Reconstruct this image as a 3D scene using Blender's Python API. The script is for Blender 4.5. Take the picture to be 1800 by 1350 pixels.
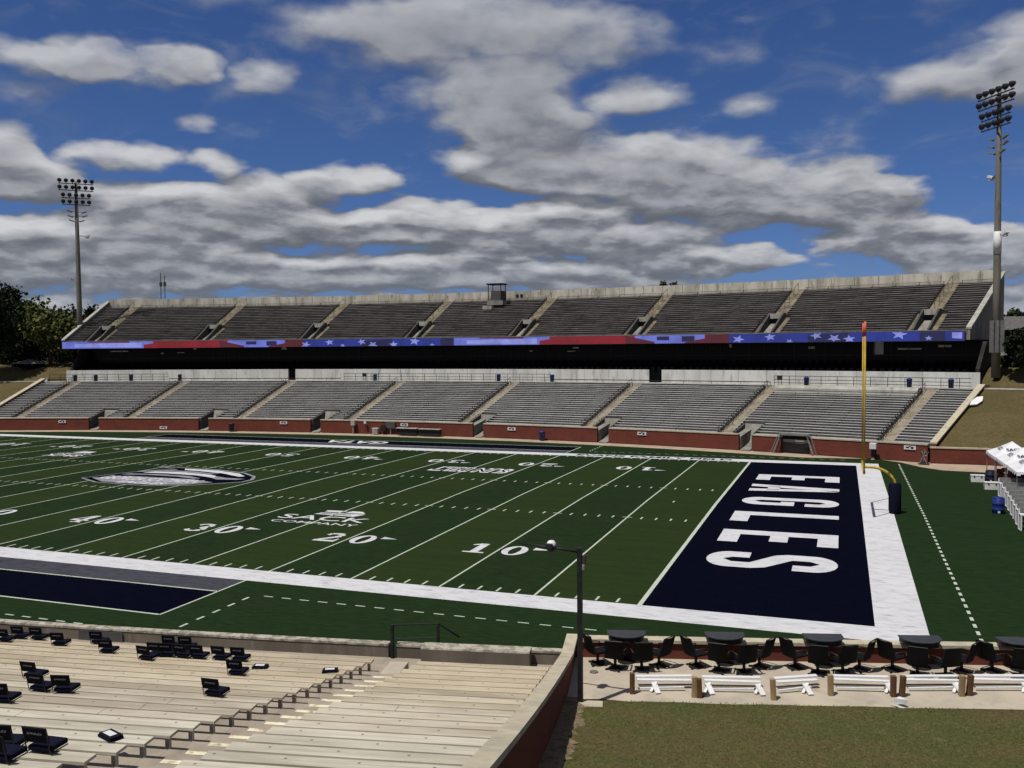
import bpy, bmesh, math, random
from mathutils import Vector, Matrix, noise
random.seed(7)
R = math.radians
scene = bpy.context.scene
for o in list(bpy.data.objects): bpy.data.objects.remove(o)
col = scene.collection

# ------------------------------------------------------------------ camera
cam_d = bpy.data.cameras.new('camera'); cam = bpy.data.objects.new('camera', cam_d); col.objects.link(cam)
YAW, PITCH, ROLL = -0.3502730, -0.0420987, -0.0085851
f_ = Vector((math.sin(YAW)*math.cos(PITCH), math.cos(YAW)*math.cos(PITCH), math.sin(PITCH)))
r_ = f_.cross(Vector((0, 0, 1))).normalized(); u_ = r_.cross(f_)
c_, s_ = math.cos(ROLL), math.sin(ROLL)
r2, u2 = c_*r_ + s_*u_, -s_*r_ + c_*u_
cam.matrix_world = Matrix.Translation((8.0392, -37.1190, 10.9391)) @ Matrix((r2, u2, -f_)).transposed().to_4x4()
cam_d.sensor_width = 36; cam_d.lens = 1588.3/1800*36; cam_d.clip_start = 0.2; cam_d.clip_end = 20000
scene.camera = cam

# ------------------------------------------------------------------ light
SUN_EL = R(65.5); SHX, SHY = 0.485, 0.875            # shadows fall towards +x +y
sund = Vector((-SHX*math.cos(SUN_EL), -SHY*math.cos(SUN_EL), math.sin(SUN_EL)))
sd = bpy.data.lights.new('sun', 'SUN'); sd.energy = 5.0; sd.angle = R(0.55); sd.color = (1.0, 0.955, 0.885)
sun = bpy.data.objects.new('sun', sd); col.objects.link(sun)
sun.rotation_euler = sund.to_track_quat('Z', 'Y').to_euler()
vs = scene.view_settings
vs.view_transform = 'Standard'; vs.look = 'None'; vs.gamma = 1; vs.exposure = 0.0; vs.use_curve_mapping = False

# clouds: (azimuth, elevation, half width, half height, weight) in degrees
CLOUDS = [
(-48.02,15.91,2.70,1.09,0.90), (-44.88,16.21,3.00,1.23,0.90), (-42.20,16.20,3.43,1.43,0.90), (-39.72,16.31,1.75,0.97,0.90), (-35.03,16.05,2.35,0.94,0.75),
(-29.74,18.58,5.24,1.84,0.60), (-24.84,19.35,6.73,1.84,0.80), (-19.88,18.75,7.76,2.77,0.90), (-14.57,18.32,4.53,1.86,0.75), (-23.48,14.57,4.99,1.79,0.60),
(-19.92,14.90,4.27,2.27,0.90), (-17.80,12.54,4.61,2.49,0.90), (-21.02,11.22,3.93,1.35,0.90), (-11.95,15.08,2.94,1.16,0.80), (-5.29,14.15,2.47,0.80,0.45),
(-16.03,11.32,7.01,1.62,0.90), (-9.70,11.12,5.75,1.66,0.90), (-11.09,9.99,6.82,1.52,0.90), (-1.98,9.38,4.71,1.57,0.90), (-5.94,8.26,7.76,1.41,0.90),
(1.19,8.37,3.63,1.29,0.90), (2.44,6.34,4.43,1.23,0.90), (6.03,5.34,4.18,1.20,0.90), (9.25,15.99,2.37,1.40,0.90), (6.49,14.66,4.11,1.32,0.80),
(9.00,14.03,3.42,1.44,0.90), (-49.28,10.35,2.65,1.93,0.90), (-48.20,9.53,3.14,1.51,0.90), (-42.93,11.16,3.26,0.88,0.80), (-37.76,11.03,1.80,0.65,0.70),
(-30.39,10.45,3.14,0.84,0.85), (-39.16,13.16,1.45,0.57,0.50), (-41.16,8.56,5.48,1.36,0.90), (-35.68,8.95,5.44,1.59,0.90), (-37.35,7.56,8.48,1.33,0.90),
(-29.92,7.21,7.07,1.10,0.90), (-25.34,7.77,5.00,1.39,0.90), (-19.99,7.06,5.72,1.40,0.90), (-16.05,7.36,4.25,1.11,0.90), (-12.86,6.25,5.22,1.12,0.90),
(-7.29,5.23,5.01,0.83,0.90), (-47.74,6.17,6.53,1.31,0.90), (-43.68,5.70,7.94,1.29,0.90), (-46.64,4.64,9.23,1.43,0.90), (-37.41,4.69,8.50,1.28,0.90),
(-30.66,4.60,8.86,1.22,0.90), (-23.59,4.96,7.17,1.13,0.90), (-16.42,4.19,8.79,0.99,0.90), (-17.11,8.49,3.91,0.69,0.70), (6.61,4.20,4.40,1.27,0.80)
]
world = bpy.data.worlds.new('World'); scene.world = world; world.use_nodes = True
world.cycles.sampling_method = 'MANUAL'; world.cycles.sample_map_resolution = 256
nt = world.node_tree; nt.nodes.clear()
def N(t, typ, ins=None, **kw):
    n = t.nodes.new(typ)
    for k, v in kw.items(): setattr(n, k, v)
    for k, v in (ins or {}).items():
        if hasattr(v, 'is_output') or isinstance(v, bpy.types.NodeSocket): t.links.new(v, n.inputs[k])
        else: n.inputs[k].default_value = v
    return n
def MA(t, op, a, b=None, c=None, clamp=False):
    ins = {0: a}
    if b is not None: ins[1] = b
    if c is not None: ins[2] = c
    return N(t, 'ShaderNodeMath', ins, operation=op, use_clamp=clamp).outputs[0]
def smooth(t, x, lo, hi, a=0.0, b=1.0):
    return N(t, 'ShaderNodeMapRange', {0: x, 1: lo, 2: hi, 3: a, 4: b}, interpolation_type='SMOOTHSTEP').outputs[0]
def mixc(t, f, a, b, mode='MIX'):
    n = N(t, 'ShaderNodeMix', data_type='RGBA', blend_type=mode)
    for s, v in ((0, f), (6, a), (7, b)):
        if isinstance(v, bpy.types.NodeSocket): t.links.new(v, n.inputs[s])
        else: n.inputs[s].default_value = v if s == 0 else (*v[:3], 1)
    return n.outputs[2]
# node group: cloud density at (az, el)
g = bpy.data.node_groups.new('cloud_density', 'ShaderNodeTree')
g.interface.new_socket('P', in_out='INPUT', socket_type='NodeSocketVector')
g.interface.new_socket('W', in_out='INPUT', socket_type='NodeSocketVector')
g.interface.new_socket('D', in_out='OUTPUT', socket_type='NodeSocketFloat')
gi = g.nodes.new('NodeGroupInput'); go = g.nodes.new('NodeGroupOutput')
P = gi.outputs[0]
PW = N(g, 'ShaderNodeVectorMath', {0: P, 1: gi.outputs[1]}, operation='ADD').outputs[0]
acc = None
for (a, e, ra, re, w) in CLOUDS:
    ra *= 1.16; re *= 1.22
    d_ = N(g, 'ShaderNodeVectorMath', {0: PW, 1: (a, e, 0)}, operation='SUBTRACT').outputs[0]
    d_ = N(g, 'ShaderNodeVectorMath', {0: d_, 1: (1/ra, 1/re, 0)}, operation='MULTIPLY').outputs[0]
    q_ = N(g, 'ShaderNodeVectorMath', {0: d_, 1: d_}, operation='DOT_PRODUCT').outputs['Value']
    v_ = MA(g, 'MULTIPLY_ADD', q_, -w, w, clamp=True)
    acc = v_ if acc is None else MA(g, 'ADD', acc, v_)
acc = MA(g, 'MINIMUM', acc, 0.95)
# overcast band near the horizon
sx = N(g, 'ShaderNodeSeparateXYZ', {0: P})
band = smooth(g, sx.outputs[1], 1.6, 4.4, 0.8, 0.0)
acc = MA(g, 'MAXIMUM', acc, band)
acc = MA(g, 'MAXIMUM', acc, MA(g, 'MAXIMUM', smooth(g, sx.outputs[1], 24.0, 32.0, 0.0, 0.52), smooth(g, MA(g, 'ABSOLUTE', MA(g, 'ADD', sx.outputs[0], 20.0)), 38.0, 50.0, 0.0, 0.45)))  # unseen clouds added overhead and outside the view for neutral ambient fill
el_s = smooth(g, sx.outputs[1], 1.0, 16.0, 0.0, 1.0)
vq = N(g, 'ShaderNodeMapping', {'Vector': P, 'Scale': (0.36, 1.0, 1)}).outputs[0]
n1 = N(g, 'ShaderNodeTexNoise', {'Vector': vq, 'Scale': 1.1, 'Detail': 8.0, 'Roughness': 0.50, 'Distortion': 0.15}, noise_dimensions='2D').outputs['Fac']
vq2 = N(g, 'ShaderNodeMapping', {'Vector': P, 'Scale': (0.30, 0.62, 1), 'Location': (7, 3, 0)}).outputs[0]
n2 = N(g, 'ShaderNodeTexNoise', {'Vector': vq2, 'Scale': 0.62, 'Detail': 7.0, 'Roughness': 0.5}, noise_dimensions='2D').outputs['Fac']
nn = MA(g, 'ADD', MA(g, 'MULTIPLY', n1, MA(g, 'SUBTRACT', 1.0, el_s)), MA(g, 'MULTIPLY', n2, el_s))
nn = MA(g, 'MULTIPLY', MA(g, 'SUBTRACT', nn, 0.5), 1.6)
D = MA(g, 'ADD', acc, nn)
g.links.new(D, go.inputs[0])

tc = N(nt, 'ShaderNodeTexCoord').outputs['Generated']
sp = N(nt, 'ShaderNodeSeparateXYZ', {0: tc})
az = MA(nt, 'MULTIPLY', MA(nt, 'ARCTAN2', sp.outputs[0], sp.outputs[1]), 180/math.pi)
el = MA(nt, 'MULTIPLY', MA(nt, 'ARCSINE', sp.outputs[2]), 180/math.pi)
wn = N(nt, 'ShaderNodeTexNoise', {'Vector': N(nt, 'ShaderNodeMapping', {'Vector': N(nt, 'ShaderNodeCombineXYZ', {0: az, 1: el}).outputs[0], 'Scale': (.20, .42, 1)}).outputs[0], 'Scale': 1.0, 'Detail': 3.0, 'Roughness': .55}, noise_dimensions='2D')
wv = N(nt, 'ShaderNodeVectorMath', {0: N(nt, 'ShaderNodeVectorMath', {0: wn.outputs['Color'], 1: (.5, .5, .5)}, operation='SUBTRACT').outputs[0], 1: (4.0, 1.5, 0)}, operation='MULTIPLY').outputs[0]
def dens(dx, dy):
    v = N(nt, 'ShaderNodeCombineXYZ', {0: MA(nt, 'ADD', az, dx), 1: MA(nt, 'ADD', el, dy)}).outputs[0]
    gn = nt.nodes.new('ShaderNodeGroup'); gn.node_tree = g; nt.links.new(v, gn.inputs[0]); nt.links.new(wv, gn.inputs[1]); return gn.outputs[0]
d0 = dens(0, 0); d1 = dens(-0.3, smooth(nt, el, 2.0, 15.0, 0.55, 1.25))
sky = N(nt, 'ShaderNodeTexSky', sky_type='NISHITA', sun_disc=False, sun_elevation=SUN_EL,
        sun_rotation=math.atan2(sund.x, sund.y), altitude=50, air_density=1.0, dust_density=0.25, ozone_density=2.5)
hz = smooth(nt, el, 0.0, 14.0)
hs = mixc(nt, 1.0, sky.outputs[0], mixc(nt, hz, (0.46, 0.66, 1.28), (0.47, 0.68, 1.14)), 'MULTIPLY')
els = smooth(nt, el, 7.0, 19.0)
alpha = N(nt, 'ShaderNodeMapRange', {0: d0, 1: MA(nt, 'MULTIPLY_ADD', els, -0.18, 0.12), 2: MA(nt, 'MULTIPLY_ADD', els, 0.55, 0.50), 3: 0.0, 4: 1.0}, interpolation_type='SMOOTHSTEP').outputs[0]
thin = N(nt, 'ShaderNodeTexNoise', {'Vector': N(nt, 'ShaderNodeMapping', {'Vector': N(nt, 'ShaderNodeCombineXYZ', {0: az, 1: el}).outputs[0], 'Scale': (0.07, 0.2, 1), 'Rotation': (0, 0, 0.5)}).outputs[0], 'Scale': 1.4, 'Detail': 7.0, 'Roughness': 0.62, 'Distortion': 1.0}, noise_dimensions='2D').outputs['Fac']
alpha = MA(nt, 'MAXIMUM', alpha, smooth(nt, thin, 0.52, 0.85, 0.0, 0.30))
rim = MA(nt, 'MULTIPLY_ADD', MA(nt, 'SUBTRACT', d0, d1), MA(nt, 'MULTIPLY_ADD', els, -0.36, 0.86), MA(nt, 'MULTIPLY_ADD', els, 0.16, 0.40))
core = MA(nt, 'MULTIPLY', smooth(nt, d0, 0.9, 1.5), -0.12)
lit = MA(nt, 'ADD', rim, core)
cc = mixc(nt, smooth(nt, lit, -0.05, 0.55), (2.35, 2.6, 3.15), (4.5, 4.75, 5.4))
cc = mixc(nt, N(nt, 'ShaderNodeMapRange', {0: lit, 1: 0.34, 2: 1.12, 3: 0.0, 4: 1.0}).outputs[0], cc, mixc(nt, els, (11.8, 12.0, 12.5), (8.8, 9.1, 9.8)))
cc = mixc(nt, smooth(nt, el, 0.5, 8.0), mixc(nt, 0.4, cc, (3.9, 4.6, 5.9)), cc)
skyc = mixc(nt, alpha, hs, cc)
bg = N(nt, 'ShaderNodeBackground', {'Color': skyc, 'Strength': 0.052})
nt.links.new(bg.outputs[0], N(nt, 'ShaderNodeOutputWorld').inputs[0])

# ------------------------------------------------------------------ helpers
def tag(o, label=None, cat=None, group=None, kind=None):
    if label: o['label'] = label
    if cat: o['category'] = cat
    if group: o['group'] = group
    if kind: o['kind'] = kind
    return o
def empty(name, loc=(0, 0, 0), rz=0, label=None, cat=None, group=None):
    o = bpy.data.objects.new(name, None); col.objects.link(o); o.location = loc; o.rotation_euler = (0, 0, rz)
    o.empty_display_size = 0.3
    return tag(o, label, cat, group)
def copy_tree(o, parent=None):
    c = o.copy(); col.objects.link(c); c.parent = parent
    for ch in list(o.children): copy_tree(ch, c)
    return c

class MB:
    def __init__(s): s.v = []; s.f = []; s.m = []; s.uv = {}
    def add(s, verts, faces, mi=0):
        b = len(s.v); s.v += [tuple(v) for v in verts]
        for f in faces: s.f.append(tuple(b+i for i in f)); s.m.append(mi)
        return s
    def box(s, c, d, rz=0, mi=0, rx=0, ry=0):
        x, y, z = d[0]/2, d[1]/2, d[2]/2
        M = Matrix.Translation(c) @ Matrix.Rotation(rz, 4, 'Z') @ Matrix.Rotation(ry, 4, 'Y') @ Matrix.Rotation(rx, 4, 'X')
        vs_ = [M @ Vector((a*x, b*y, e*z)) for a in (-1, 1) for b in (-1, 1) for e in (-1, 1)]
        return s.add(vs_, [(0, 1, 3, 2), (4, 6, 7, 5), (0, 4, 5, 1), (2, 3, 7, 6), (0, 2, 6, 4), (1, 5, 7, 3)], mi)
    def bar(s, a, b, w, h=None, mi=0):          # rectangular bar from a to b
        a = Vector(a); b = Vector(b); d = (b-a); L = d.length; d.normalize(); h = h or w
        up = Vector((0, 0, 1)) if abs(d.z) < .95 else Vector((0, 1, 0))
        x = d.cross(up).normalized(); y = x.cross(d)
        vs_ = [p + x*i*w/2 + y*j*h/2 for p in (a, b) for i, j in ((-1, -1), (1, -1), (1, 1), (-1, 1))]
        return s.add(vs_, [(3, 2, 1, 0), (4, 5, 6, 7), (0, 1, 5, 4), (1, 2, 6, 5), (2, 3, 7, 6), (3, 0, 4, 7)], mi)
    def tube(s, pts, rad, n=8, mi=0, cap=True):
        pts = [Vector(p) for p in pts]; rs = rad if isinstance(rad, (list, tuple)) else [rad]*len(pts)
        vs_ = []; fs = []
        for i, p in enumerate(pts):
            t = (pts[min(i+1, len(pts)-1)] - pts[max(i-1, 0)]).normalized()
            up = Vector((0, 0, 1)) if abs(t.z) < .9 else Vector((0, 1, 0))
            x = t.cross(up).normalized(); y = x.cross(t)
            for k in range(n):
                a = 2*math.pi*k/n; vs_.append(p + (x*math.cos(a) + y*math.sin(a))*rs[i])
        for i in range(len(pts)-1):
            for k in range(n):
                k2 = (k+1) % n; fs.append((i*n+k, i*n+k2, (i+1)*n+k2, (i+1)*n+k))
        if cap: fs.append(tuple(range(n-1, -1, -1))); fs.append(tuple((len(pts)-1)*n+k for k in range(n)))
        return s.add(vs_, fs, mi)
    def lathe(s, c, prof, n=16, mi=0, M=None):
        vs_ = []; fs = []; c = Vector(c)
        for r, z in prof:
            for k in range(n):
                a = 2*math.pi*k/n; p = Vector((r*math.cos(a), r*math.sin(a), z))
                vs_.append(c + (M @ p if M else p))
        for i in range(len(prof)-1):
            for k in range(n):
                k2 = (k+1) % n; fs.append((i*n+k, i*n+k2, (i+1)*n+k2, (i+1)*n+k))
        fs.append(tuple(range(n-1, -1, -1))); fs.append(tuple((len(prof)-1)*n+k for k in range(n)))
        return s.add(vs_, fs, mi)
    def prism(s, poly, z0, z1, mi=0, M=None):
        n = len(poly); vs_ = [Vector((x, y, z)) for z in (z0, z1) for x, y in poly]
        if M: vs_ = [M @ v for v in vs_]
        return s.add(vs_, [tuple(range(n-1, -1, -1)), tuple(range(n, 2*n))] + [(i, (i+1) % n, n+(i+1) % n, n+i) for i in range(n)], mi)
    def sweep(s, F, prof, t0, t1, n=None, mi=0, mf=None):   # closed profile (d,z) swept along theta
        n = n or max(1, int(abs(t1-t0)/0.9)+1); k = len(prof)
        base = len(s.v); Rr = F.R
        cum = [0]
        for i in range(k): a, b = prof[i], prof[(i+1) % k]; cum.append(cum[-1]+math.hypot(a[0]-b[0], a[1]-b[1]))
        for j in range(n+1):
            t = t0+(t1-t0)*j/n
            for d, z in prof: s.v.append(tuple(F(t, d, z)))
        for j in range(n):
            u0 = R(t0+(t1-t0)*j/n)*Rr; u1 = R(t0+(t1-t0)*(j+1)/n)*Rr
            for i in range(k):
                i2 = (i+1) % k
                f = (base+j*k+i, base+(j+1)*k+i, base+(j+1)*k+i2, base+j*k+i2)
                s.uv[len(s.f)] = ((u0, cum[i]), (u1, cum[i]), (u1, cum[i+1]), (u0, cum[i+1]))
                s.f.append(f); s.m.append(mf[i] if mf else mi)
        s.f.append(tuple(base+i for i in range(k))); s.m.append(mi)
        s.f.append(tuple(base+n*k+i for i in range(k-1, -1, -1))); s.m.append(mi)
        return s
    def pieces(s):
        par = list(range(len(s.v)))
        def fd(i):
            while par[i] != i: par[i] = par[par[i]]; i = par[i]
            return i
        for f in s.f:
            a = fd(f[0])
            for i in f[1:]: par[fd(i)] = a
        gr = {}
        for fi, f in enumerate(s.f): gr.setdefault(fd(f[0]), []).append(fi)
        out = []
        for fs in gr.values():
            q = MB(); mp = {}
            for fi in fs:
                for i in s.f[fi]:
                    if i not in mp: mp[i] = len(q.v); q.v.append(s.v[i])
                if fi in s.uv: q.uv[len(q.f)] = s.uv[fi]
                q.f.append(tuple(mp[i] for i in s.f[fi])); q.m.append(s.m[fi])
            out.append(q)
        return out
    def each(s, name, mats, parent=None, inv=None, **k):      # one object per separate piece
        for q in s.pieces():
            o = q.build(name, mats, parent, **k)
            if inv is not None: o.matrix_parent_inverse = inv
    def build(s, name, mats, parent=None, smooth=False, bevel=0, fix=True):
        me = bpy.data.meshes.new(name); me.from_pydata(s.v, [], s.f)
        if not isinstance(mats, (list, tuple)): mats = [mats]
        for m in mats: me.materials.append(m)
        uvl = me.uv_layers.new(name='UVMap')
        for p, mi in zip(me.polygons, s.m):
            p.material_index = mi; p.use_smooth = smooth
            if p.index in s.uv:
                for li, uv in zip(p.loop_indices, s.uv[p.index]): uvl.data[li].uv = uv
            else:
                nn_ = p.normal
                if abs(nn_.z) > .7: ax = None
                else: tx, ty = -nn_.y, nn_.x; l = math.hypot(tx, ty) or 1; ax = (tx/l, ty/l)
                for li in p.loop_indices:
                    co = me.vertices[me.loops[li].vertex_index].co
                    uvl.data[li].uv = (co.x, co.y) if ax is None else (co.x*ax[0]+co.y*ax[1], co.z)
        if fix:
            bm = bmesh.new(); bm.from_mesh(me); bmesh.ops.recalc_face_normals(bm, faces=bm.faces); bm.to_mesh(me); bm.free()
        o = bpy.data.objects.new(name, me); col.objects.link(o); o.parent = parent
        if bevel:
            b = o.modifiers.new('bevel', 'BEVEL'); b.width = bevel; b.segments = 2; b.limit_method = 'ANGLE'
        if smooth:
            for e_ in me.edges: pass
            try: me.shade_smooth_by_angle
            except Exception: pass
        return o
class Polar:
    def __init__(s, cx, cy, Rr, sg): s.cx, s.cy, s.R, s.sg = cx, cy, Rr, sg
    def __call__(s, t, d, z=0):
        a = R(t); return Vector((s.cx+(s.R+d)*math.sin(a), s.cy+s.sg*(s.R+d)*math.cos(a), z))
    def ang(s, t): return -R(t)*s.sg        # rotation about z so that local x runs along the arc
FAR = Polar(-45.7, -111.0, 175.0, 1)
NEAR = Polar(-51.3, 233.1, 250.0, -1)

# ------------------------------------------------------------------ materials
ALB = 0.72
def sc_(c): return tuple(x*ALB for x in c)
def mat(name, c1, c2=None, rough=0.8, scale=1.0, detail=6.0, spec=0.3, metal=0.0, lo=0.35, hi=0.65, stretch=(1, 1, 1),
        coord='Object', bump=0.0, bscale=20.0, c3=None, s3=5.0, lo3=.5, hi3=.7, objvar=0.0):
    c1 = sc_(c1); c2 = sc_(c2) if c2 else None; c3 = sc_(c3) if c3 else None
    m = bpy.data.materials.new(name); m.use_nodes = True; t = m.node_tree
    b = t.nodes['Principled BSDF']; b.inputs['Roughness'].default_value = rough; b.inputs['Metallic'].default_value = metal
    b.inputs['Specular IOR Level'].default_value = spec
    tcn = N(t, 'ShaderNodeTexCoord').outputs[coord]
    mp = N(t, 'ShaderNodeMapping', {'Vector': tcn, 'Scale': stretch}).outputs[0]
    out = None
    if c2 is not None:
        nz = N(t, 'ShaderNodeTexNoise', {'Vector': mp, 'Scale': scale, 'Detail': detail, 'Roughness': 0.6}).outputs['Fac']
        out = mixc(t, smooth(t, nz, lo, hi), c1, c2)
        if c3 is not None:
            nz3 = N(t, 'ShaderNodeTexNoise', {'Vector': mp, 'Scale': s3, 'Detail': 5.0, 'Roughness': 0.6}).outputs['Fac']
            out = mixc(t, smooth(t, nz3, lo3, hi3), out, c3)
        if objvar:
            oi = N(t, 'ShaderNodeObjectInfo').outputs['Random']
            k = MA(t, 'MULTIPLY_ADD', oi, objvar, 1-objvar/2)
            out = mixc(t, 1.0, out, N(t, 'ShaderNodeCombineXYZ', {0: k, 1: k, 2: k}).outputs[0], 'MULTIPLY')
        t.links.new(out, b.inputs['Base Color'])
    else: b.inputs['Base Color'].default_value = (*c1, 1)
    if bump:
        nb = N(t, 'ShaderNodeTexNoise', {'Vector': mp, 'Scale': bscale, 'Detail': 6.0}).outputs['Fac']
        bp = N(t, 'ShaderNodeBump', {'Height': nb, 'Strength': bump, 'Distance': 0.02})
        t.links.new(bp.outputs[0], b.inputs['Normal'])
    return m
def emis(name, c, s):
    m = bpy.data.materials.new(name); m.use_nodes = True; t = m.node_tree
    b = t.nodes['Principled BSDF']; b.inputs['Base Color'].default_value = (0.01, 0.01, 0.01, 1)
    nz = N(t, 'ShaderNodeTexNoise', {'Vector': N(t, 'ShaderNodeTexCoord').outputs['Object'], 'Scale': 0.5, 'Detail': 3.0}).outputs['Fac']
    t.links.new(mixc(t, smooth(t, nz, .35, .65), c, tuple(x*.72 for x in c)), b.inputs['Emission Color']); b.inputs['Emission Strength'].default_value = s
    return m
M = {}
# artificial turf with mown five-yard bands
def turf_mat():
    m = bpy.data.materials.new('turf'); m.use_nodes = True; t = m.node_tree; b = t.nodes['Principled BSDF']
    b.inputs['Roughness'].default_value = .9; b.inputs['Specular IOR Level'].default_value = .03
    tco = N(t, 'ShaderNodeTexCoord').outputs['Object']; s_ = N(t, 'ShaderNodeSeparateXYZ', {0: tco})
    x, y = s_.outputs[0], s_.outputs[1]
    w = MA(t, 'FRACT', MA(t, 'MULTIPLY', x, 1/9.144))
    bandm = MA(t, 'GREATER_THAN', w, 0.5)
    infield = MA(t, 'MULTIPLY', MA(t, 'LESS_THAN', x, 0.0), MA(t, 'MULTIPLY', MA(t, 'GREATER_THAN', y, 0), MA(t, 'LESS_THAN', y, 48.77)))
    nz = N(t, 'ShaderNodeTexNoise', {'Vector': N(t, 'ShaderNodeMapping', {'Vector': tco, 'Scale': (1, 1, 1)}).outputs[0], 'Scale': .35, 'Detail': 8.0, 'Roughness': .65}).outputs['Fac']
    fine = N(t, 'ShaderNodeTexNoise', {'Vector': N(t, 'ShaderNodeMapping', {'Vector': tco, 'Scale': (.35, 1.5, 1)}).outputs[0], 'Scale': 4.5, 'Detail': 6.0, 'Roughness': .7}).outputs['Fac']
    lines = N(t, 'ShaderNodeTexNoise', {'Vector': N(t, 'ShaderNodeMapping', {'Vector': tco, 'Scale': (.02, 1.0, 1)}).outputs[0], 'Scale': 1.3, 'Detail': 5.0, 'Roughness': .6}).outputs['Fac']
    light = mixc(t, smooth(t, nz, .35, .65), (.0134, .0250, .0060), (.0160, .0262, .0062))
    dark = mixc(t, smooth(t, nz, .35, .65), (.0066, .0166, .0054), (.0086, .0184, .0054))
    outer = mixc(t, smooth(t, lines, .4, .6), (.0060, .0164, .0054), (.0084, .0196, .0058))
    c = mixc(t, bandm, dark, light)
    c = mixc(t, infield, outer, c)
    # worn stain patches in the bench side strip
    c = mixc(t, smooth(t, lines, .42, .62, 0, .25), c, (.006, .011, .004))
    c = mixc(t, smooth(t, fine, .3, .75, 0, .55), c, (.020, .033, .012))
    c = mixc(t, smooth(t, fine, .45, .2, 0, .5), c, (.004, .009, .003))
    t.links.new(c, b.inputs['Base Color'])
    t.links.new(N(t, 'ShaderNodeBump', {'Height': fine, 'Strength': .6, 'Distance': .03}).outputs[0], b.inputs['Normal'])
    return m
M['turf'] = turf_mat()
def paint_mat(name, c, worn, lo=.5, hi=.85, amt=.7, st=(.5, 1.6, 1)):
    c = sc_(c); worn = sc_(worn)
    m = bpy.data.materials.new(name); m.use_nodes = True; t = m.node_tree; b = t.nodes['Principled BSDF']
    b.inputs['Roughness'].default_value = .95; b.inputs['Specular IOR Level'].default_value = .02
    tco = N(t, 'ShaderNodeTexCoord').outputs['Object']
    a = N(t, 'ShaderNodeTexNoise', {'Vector': N(t, 'ShaderNodeMapping', {'Vector': tco, 'Scale': st}).outputs[0], 'Scale': 2.4, 'Detail': 9.0, 'Roughness': .72, 'Distortion': .4}).outputs['Fac']
    a2 = N(t, 'ShaderNodeTexNoise', {'Vector': tco, 'Scale': .5, 'Detail': 4.0}).outputs['Fac']
    t.links.new(mixc(t, smooth(t, a2, .35, .65, 0, .5), mixc(t, smooth(t, a, lo, hi, 0, amt), c, worn), mixc(t, smooth(t, a, lo-.06, hi, 0, amt), tuple(x*.93 for x in c), worn)), b.inputs['Base Color'])
    t.links.new(N(t, 'ShaderNodeBump', {'Height': a, 'Strength': .35, 'Distance': .02}).outputs[0], b.inputs['Normal'])
    return m
M['white_paint'] = paint_mat('white_paint', (.64, .64, .66), (.22, .235, .25), .46, .80, .85)
M['line_paint'] = paint_mat('line_paint', (.52, .57, .48), (.26, .32, .22), .45, .8, .7)
M['navy_paint'] = paint_mat('navy_paint', (.0014, .0017, .0080), (.0035, .0042, .0115), .45, .75, .8)
M['grey_paint'] = paint_mat('grey_paint', (.070, .070, .088), (.028, .03, .036), .42, .7, .8)
M['silver_paint'] = paint_mat('silver_paint', (.28, .28, .31), (.15, .15, .17), .42, .7, .6)
def concrete(name, a, b_, st=(1, 1, .25), sc=.7, streak=None, lo=.35, hi=.65, **k):
    return mat(name, a, b_, rough=.92, scale=sc, detail=10, stretch=st, spec=.15, c3=streak, s3=1.6, lo3=.52, hi3=.72, lo=lo, hi=hi, **k)
M['concrete'] = concrete('concrete', (.30, .285, .245), (.20, .19, .165), bump=.2, streak=(.14, .13, .11))
M['concrete_wall'] = concrete('concrete_wall', (.74, .735, .70), (.60, .595, .56), bump=.15, streak=(.44, .43, .40))
M['concrete_parapet'] = concrete('concrete_parapet', (.66, .62, .53), (.44, .41, .34), bump=.2, streak=(.27, .25, .19))
M['concrete_light'] = concrete('concrete_light', (.47, .455, .40), (.33, .32, .285), bump=.15, streak=(.24, .235, .21))
M['concrete_brown'] = concrete('concrete_brown', (.185, .158, .125), (.135, .115, .092), bump=.2, streak=(.23, .20, .16))
M['cap_stone'] = mat('cap_stone', (.56, .50, .37), (.47, .42, .31), rough=.9, scale=3, detail=10, spec=.15, c3=(.38, .35, .27), s3=1.1, lo3=.45, hi3=.75, bump=.3, bscale=30)
M['cap_worn'] = mat('cap_worn', (.46, .42, .34), (.22, .205, .17), rough=.9, scale=3.4, detail=12, spec=.1, lo=.42, hi=.6, c3=(.55, .52, .46), s3=6, lo3=.55, hi3=.7, bump=.3, bscale=30)
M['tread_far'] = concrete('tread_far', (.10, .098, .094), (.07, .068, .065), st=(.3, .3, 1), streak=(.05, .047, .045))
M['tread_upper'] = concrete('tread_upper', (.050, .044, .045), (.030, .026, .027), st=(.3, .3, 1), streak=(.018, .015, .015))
M['tread_near'] = mat('tread_near', (.40, .345, .275), (.32, .275, .22), rough=.95, scale=1.5, detail=10, spec=.1, c3=(.24, .205, .165), s3=.8, lo3=.5, hi3=.75, bump=.2, bscale=60)
M['stair'] = concrete('stair', (.50, .44, .34), (.36, .31, .235), st=(1, 1, 1), streak=(.2, .17, .12))
M['stair_upper'] = concrete('stair_upper', (.46, .40, .29), (.27, .23, .16), st=(1, 1, 1), streak=(.14, .12, .08))
M['pave'] = mat('pave', (.47, .37, .275), (.40, .30, .22), rough=.95, scale=.8, detail=9, spec=.1, c3=(.34, .27, .21), s3=.3, lo3=.5, hi3=.7)
M['terrace'] = mat('terrace', (.52, .455, .355), (.43, .375, .30), rough=.95, scale=.9, detail=10, spec=.1, c3=(.35, .30, .235), s3=2.2, lo3=.55, hi3=.8, bump=.15, bscale=40)
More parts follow.
